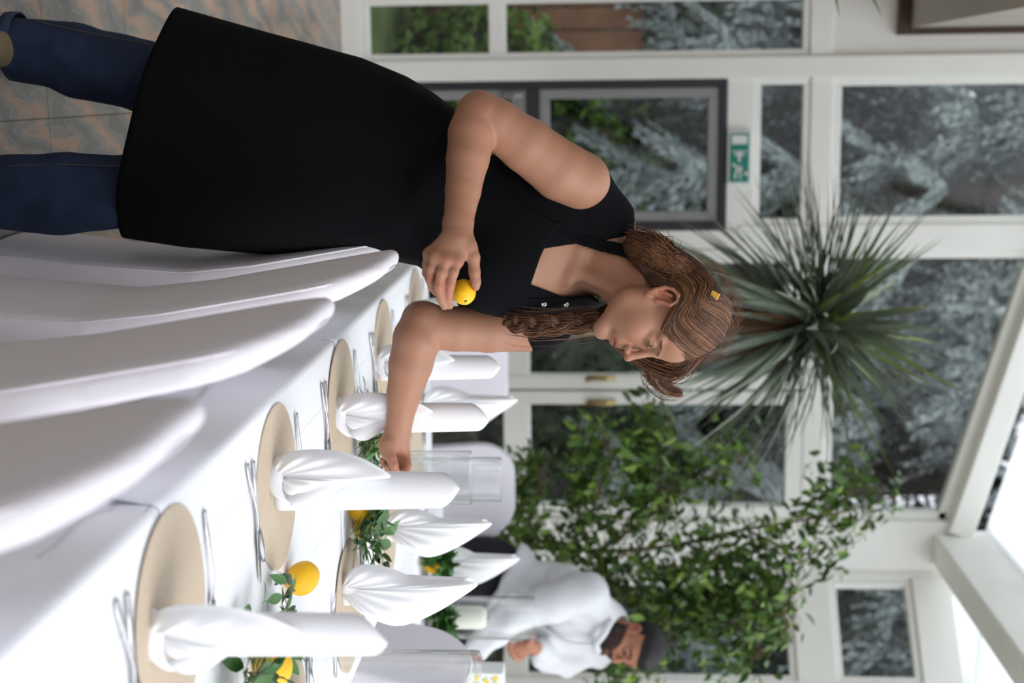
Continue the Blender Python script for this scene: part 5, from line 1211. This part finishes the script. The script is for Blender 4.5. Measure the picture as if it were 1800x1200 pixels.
# clipped hedge closing the garden at the back
hb_ = B(); r = random.Random(9); nx, nz = 90, 14
vv = []
for j in range(nz):
    for i in range(nx):
        z = -.1+(3.3+.7*math.sin(i*.23)+.4*math.sin(i*.61+1))*j/(nz-1); vv.append((-9+22*i/(nx-1), 17.4+.3*math.sin(i*.9)+.25*math.sin(j*1.7+i*.4)+r.uniform(-.2, .2), z))
off = len(vv); vv += [(x, 18.6, z) for x, y, z in vv]
ff = [(j*nx+i, j*nx+i+1, (j+1)*nx+i+1, (j+1)*nx+i) for j in range(nz-1) for i in range(nx-1)]; ff += [(a+off, d+off, c+off, b_+off) for a, b_, c, d in ff]; ff += [((nz-1)*nx+i, (nz-1)*nx+i+1, off+(nz-1)*nx+i+1, off+(nz-1)*nx+i) for i in range(nx-1)]
tag(mesh('hedge', vv, ff, mat('hedge_green', (50, 58, 44), .9, var=.5, vscale=3, bump=1.0, bscale=8), None, False), 'tall dark hedge closing the garden behind the spruces', 'hedge')
# pale shed and brown timber fence
sh_ = empty('garden_shed', (.25, 13.2, -.05), label='pale blue-white garden shed seen between the shrubs, left of the exit sign', cat='shed')
m_shed = mat('pale_blue_board', (186, 200, 212), .6, var=.06, vscale=3)
B().box((-.75, 0, 0), (.9, 1.6, 2.55)).build('shed_wall', m_shed, sh_, at=[0, 0, 0]); B().add([(-.9, -.15, 2.5), (1.05, -.15, 2.5), (1.05, 1.75, 2.5), (-.9, 1.75, 2.5), (-.9, .8, 2.95), (1.05, .8, 2.95)], [(0, 3, 2, 1), (0, 1, 5, 4), (2, 3, 4, 5), (0, 4, 3), (1, 2, 5)]).build('shed_roof', mat('grey_roofing', (120, 122, 124), .7), sh_, at=[0, 0, 0])
fn_ = empty('timber_fence', (-2.6, 10.3, -.05), label='brown timber fence seen low through the left window', cat='fence'); fb = B()
for i in range(16): fb.box((i*.16, 0, 0), (i*.16+.145, .03, 1.65))
fb.build('fence_boards', mat('brown_boards', (128, 92, 72), .8, var=.2, vscale=4), fn_, at=[0, 0, 0]); B().box((0, .03, 1.2), (2.55, .09, 1.3)).build('fence_rail', m_brown, fn_, at=[0, 0, 0])
# ======================================================================== the man behind the cross table
m_skin2 = skin_mat('tanned_skin', (190, 130, 104)); m_shirt = mat('white_shirt', (210, 212, 216), .8, bump=.15, bscale=22, sheen=.1); m_trs = mat('black_trousers', (24, 26, 32), .8); m_dh = mat('black_hair', (22, 19, 19), .5, var=.3, vscale=40)
mp_ = P(1015, 560, 5.95); mp_[2] = 0
MN = empty('man', mp_, label='bearded man in a white shirt bending over the cross table in the background', cat='person'); MAT_ = list(MN.location)
hm = Head(V(1128, 1110, 5.74), (.56, -.42, .70), (.22, .95, .25), 1.0)
D0 = 5.78
mb = SDF()
def mtor(s, i=0.0):
    s.ell(V(1012, 820, 5.86), (.160+i, .13, .125+i), None, .05); s.ell(V(1022, 890, 5.82), (.150+i, .15, .125+i), None, .05); s.ell(V(1068, 985, 5.80), (.175+i, .17, .15+i), np.array([[.85, .52, 0], [-.52, .85, 0], [0, 0, 1]]), .05)
    s.cone(V(1045, 1030, 5.66), V(1100, 1065, 5.78), .07+i, .07+i, .05); s.cone(V(1100, 1065, 5.80), V(1140, 1050, 5.92), .07+i, .065+i, .05)
mtor(mb, -.035)
mb.chain([V(1098, 1050, 5.80), V(1112, 1085, 5.77)], [.062, .058], .03)
mb.chain([V(1050, 1025, 5.64), V(1070, 960, 5.56), V(1080, 905, 5.52)], [.062, .052, .045], .02); mb.chain([V(1080, 900, 5.52), V(1110, 865, 5.45), V(1140, 836, 5.40)], [.045, .040, .030], .02)
mb.chain([V(1140, 1040, 5.90), V(1155, 1000, 5.84), V(1158, 968, 5.76)], [.06, .05, .044], .02); mb.chain([V(1158, 965, 5.76), V(1146, 950, 5.66), V(1137, 938, 5.58)], [.042, .036, .029], .02)
def mhand(s, w, pts, th, k=.008):
    """palm at w, four finger chains and a thumb"""
    for q in pts: s.cone(w, q[0], .022, .0125, k); s.chain(q, [.012, .0105, .0095, .008][:len(q)], .004)
    s.chain(th, [.018, .0125, .010], .006)
w = V(1135, 930, 5.55)
mhand(mb, w, [[V(1148, 924, 5.52), V(1158, 914, 5.50), V(1156, 905, 5.47), V(1149, 902, 5.46)], [V(1144, 918, 5.51), V(1153, 907, 5.49), V(1150, 899, 5.47), V(1143, 898, 5.46)], [V(1138, 914, 5.51), V(1145, 903, 5.49), V(1142, 896, 5.47), V(1136, 896, 5.46)], [V(1132, 912, 5.52), V(1137, 901, 5.50), V(1134, 896, 5.48), V(1129, 897, 5.47)]], [V(1130, 928, 5.54), V(1122, 934, 5.50), V(1118, 938, 5.49)])
w = V(1152, 830, 5.37)
mhand(mb, w, [[V(1168, 834, 5.35), V(1182, 833, 5.34), V(1192, 829, 5.33)], [V(1168, 828, 5.34), V(1184, 825, 5.33), V(1195, 821, 5.32)], [V(1167, 822, 5.345), V(1182, 818, 5.33), V(1192, 814, 5.32)], [V(1165, 817, 5.35), V(1177, 812, 5.34), V(1185, 809, 5.33)]], [V(1156, 838, 5.36), V(1168, 846, 5.34), V(1178, 848, 5.33)])
hm.build(mb, male=True)
xs = grid(.72, 1.42, .005, ((1.14, 1.34, .0032),)); ys = grid(-.38, .66, .005, ((.33, .64, .0032), (-.22, -.14, .0035), (-.02, .1, .0035))); zs = grid(-6.08, -5.24, .005, ((-5.74, -5.60, .0032),))
Dm = mb.field(xs, ys, zs); v_, f_ = nets(Dm, xs, ys, zs); v_ = relax(v_, f_, 1, .4)
o = mesh('body', toworld(v_), f_, m_skin2, MN, True, MAT_)
def mex(blend, g, f, u, r, v):
    beard = (u < -.048+.028*np.clip((np.abs(r)-.02)/.04, 0, 1)+.0*f) & (f > -.02) & (u > -.13); lipz = (np.abs(r) < .022) & (u > -.078) & (u < -.058) & (f > .085)
    blend(srgb(44, 34, 32), .93*(beard & ~lipz))
colorize(o, v_, hm, srgb(172, 120, 97), mex)
eyes(hm, MN, MAT_, m_dh, 2.0, br=1.4)
# beard and short hair
def caps(name, fn, ops, step, par, m):
    lo = hm.O-.17; hi = hm.O+.17; ax = [np.arange(lo[i], hi[i], step) for i in range(3)]; Dq = ops.field(*ax); Xq = np.stack(np.meshgrid(*ax, indexing='ij'), -1); q = hm.loc(Xq.reshape(-1, 3)); Dq = np.maximum(Dq, fn(q[:, 0], q[:, 1], q[:, 2]).reshape(Dq.shape))
    Dq = Dq+.0012*np.sin(Xq[..., 0]*600)*np.sin(Xq[..., 1]*700)*np.sin(Xq[..., 2]*650); v, f = nets(Dq.astype(np.float32), *ax); return mesh(name, toworld(v), f, m, par, True, MAT_)
bs = SDF()
for g_ in (-1, 1):
    hm.c(bs, (-.002, -.035, g_*.055), (.012, -.072, g_*.056), .0245, .0225, .02); hm.c(bs, (.012, -.072, g_*.056), (.076, -.103, g_*.012), .0225, .0225, .02)
hm.e(bs, (.080, -.103, 0), (.023, .022, .026), .012); hm.e(bs, (.088, -.052, 0), (.0215, .0085, .028), .006); hm.e(bs, (.080, -.085, 0), (.022, .016, .028), .012)
caps('beard', lambda f, u, r: np.maximum(np.maximum(u-(-.045+.03*np.clip((np.abs(r)-.03)/.03, 0, 1)), -(f+.012)), np.where((np.abs(r) < .021) & (u > -.078) & (u < -.058), .01, -.1)), bs, .003, MN, m_dh)
hs2 = SDF(); hm.e(hs2, (-.012, .052, 0), (.103, .094, .0815), .02); hm.e(hs2, (.045, .085, 0), (.055, .04, .055), .02)
caps('hair', lambda f, u, r: np.maximum(np.minimum(f-(.005), (.058+.014*np.exp(-(r/.05)**4)*0)-u), np.minimum(f+.035, .022-u)), hs2, .003, MN, m_dh)
# shirt
ss = SDF(); mtor(ss, .016); sl = SDF()
sl.chain([V(1048, 1025, 5.64), V(1064, 965, 5.55), V(1076, 905, 5.51)], [.080, .074, .068], .03); sl.chain([V(1076, 905, 5.51), V(1105, 868, 5.45), V(1140, 838, 5.40)], [.068, .058, .046], .03)
sl.chain([V(1138, 1040, 5.90), V(1154, 1000, 5.83), V(1156, 968, 5.76)], [.078, .070, .062], .03); sl.chain([V(1156, 968, 5.76), V(1147, 954, 5.69), V(1140, 946, 5.63)], [.060, .052, .044], .02)
ax = [np.arange(.70, 1.42, .006), np.arange(-.30, .50, .006), np.arange(-6.1, -5.28, .006)]
Dq = ss.field(*ax); X, Y, Z = np.meshgrid(*ax, indexing='ij'); Dq = np.maximum(Dq, (V(985, 900, 5.8)[1]-.62*(X-V(985, 0, 5.8)[0]))-Y); Dq = smin(Dq, sl.field(*ax), .025)
Dq += .006*np.sin(X*30+Y*26+3*np.sin(Y*12+Z*9))+.003*np.sin(Y*60-X*44+Z*30)
nb = np.sqrt((X-V(1118, 1090, 5.72)[0])**2+((Y-V(1118, 1090, 5.72)[1]))**2+(Z+5.72)**2)-.082
Dq = np.maximum(Dq, -nb)
v_, f_ = nets(Dq.astype(np.float32), *ax); v_ = relax(v_, f_, 1); SHT = mesh('shirt', toworld(v_), f_, m_shirt, MN, True, MAT_)
cl = smooth_path([V(1085, 1072, 5.66), V(1098, 1085, 5.70), V(1110, 1092, 5.80)], 12); cl2 = smooth_path([V(1088, 1074, 5.655), V(1112, 1062, 5.62), V(1132, 1048, 5.63), V(1146, 1052, 5.68)], 16)
B().tube(toworld(cl2), [.006]+[.015]*14+[.006], 8).build('collar', m_shirt, SHT, True, at=MAT_)
pl = smooth_path([V(1134, 1046, 5.64), V(1128, 1000, 5.62), V(1100, 950, 5.65), V(1075, 900, 5.68)], 24); B().tube(toworld(pl), .007, 6).build('button_placket', m_shirt, SHT, True, at=MAT_)
ts = SDF(); ts.ell(V(1014, 850, 5.86), (.168, .19, .14), None, .05); ts.chain([V(990, 790, 5.82), V(985, 600, 5.85), V(985, 430, 5.9)], [.10, .08, .07], .04); ts.chain([V(1035, 790, 5.95), V(1035, 600, 6.0), V(1035, 430, 6.05)], [.10, .08, .07], .04)
ax = [np.arange(.66, 1.25, .009), np.arange(-1.30, .10, .009), np.arange(-6.25, -5.6, .009)]; Dq = ts.field(*ax); X, Y, Z = np.meshgrid(*ax, indexing='ij'); Dq = np.maximum(Dq, .03-(CH+cf[2]*(-Z)+cu[2]*Y)); Dq = np.maximum(Dq, Y-V(0, 915, 5.8)[1])
v_, f_ = nets(Dq.astype(np.float32), *ax); mesh('trousers', toworld(v_), f_, m_trs, MN, True, MAT_)
for (u0, dd) in ((985, 5.9), (1035, 6.05)):
    c = toworld(V(u0, 440, dd)); c[2] = 0; s = SDF(); s.cone(c+[0, .03, .045], c+[.05, -.15, .035], .045, .036, .02); gx, gy, gz = np.arange(c[0]-.08, c[0]+.14, .006), np.arange(c[1]-.22, c[1]+.1, .006), np.arange(-.01, .11, .006); Dq = s.field(gx, gy, gz); Dq = np.maximum(Dq, .003-np.meshgrid(gx, gy, gz, indexing='ij')[2]); v_, f_ = nets(Dq.astype(np.float32), gx, gy, gz); mesh('shoe', v_, f_, m_trs, MN, True, MAT_)
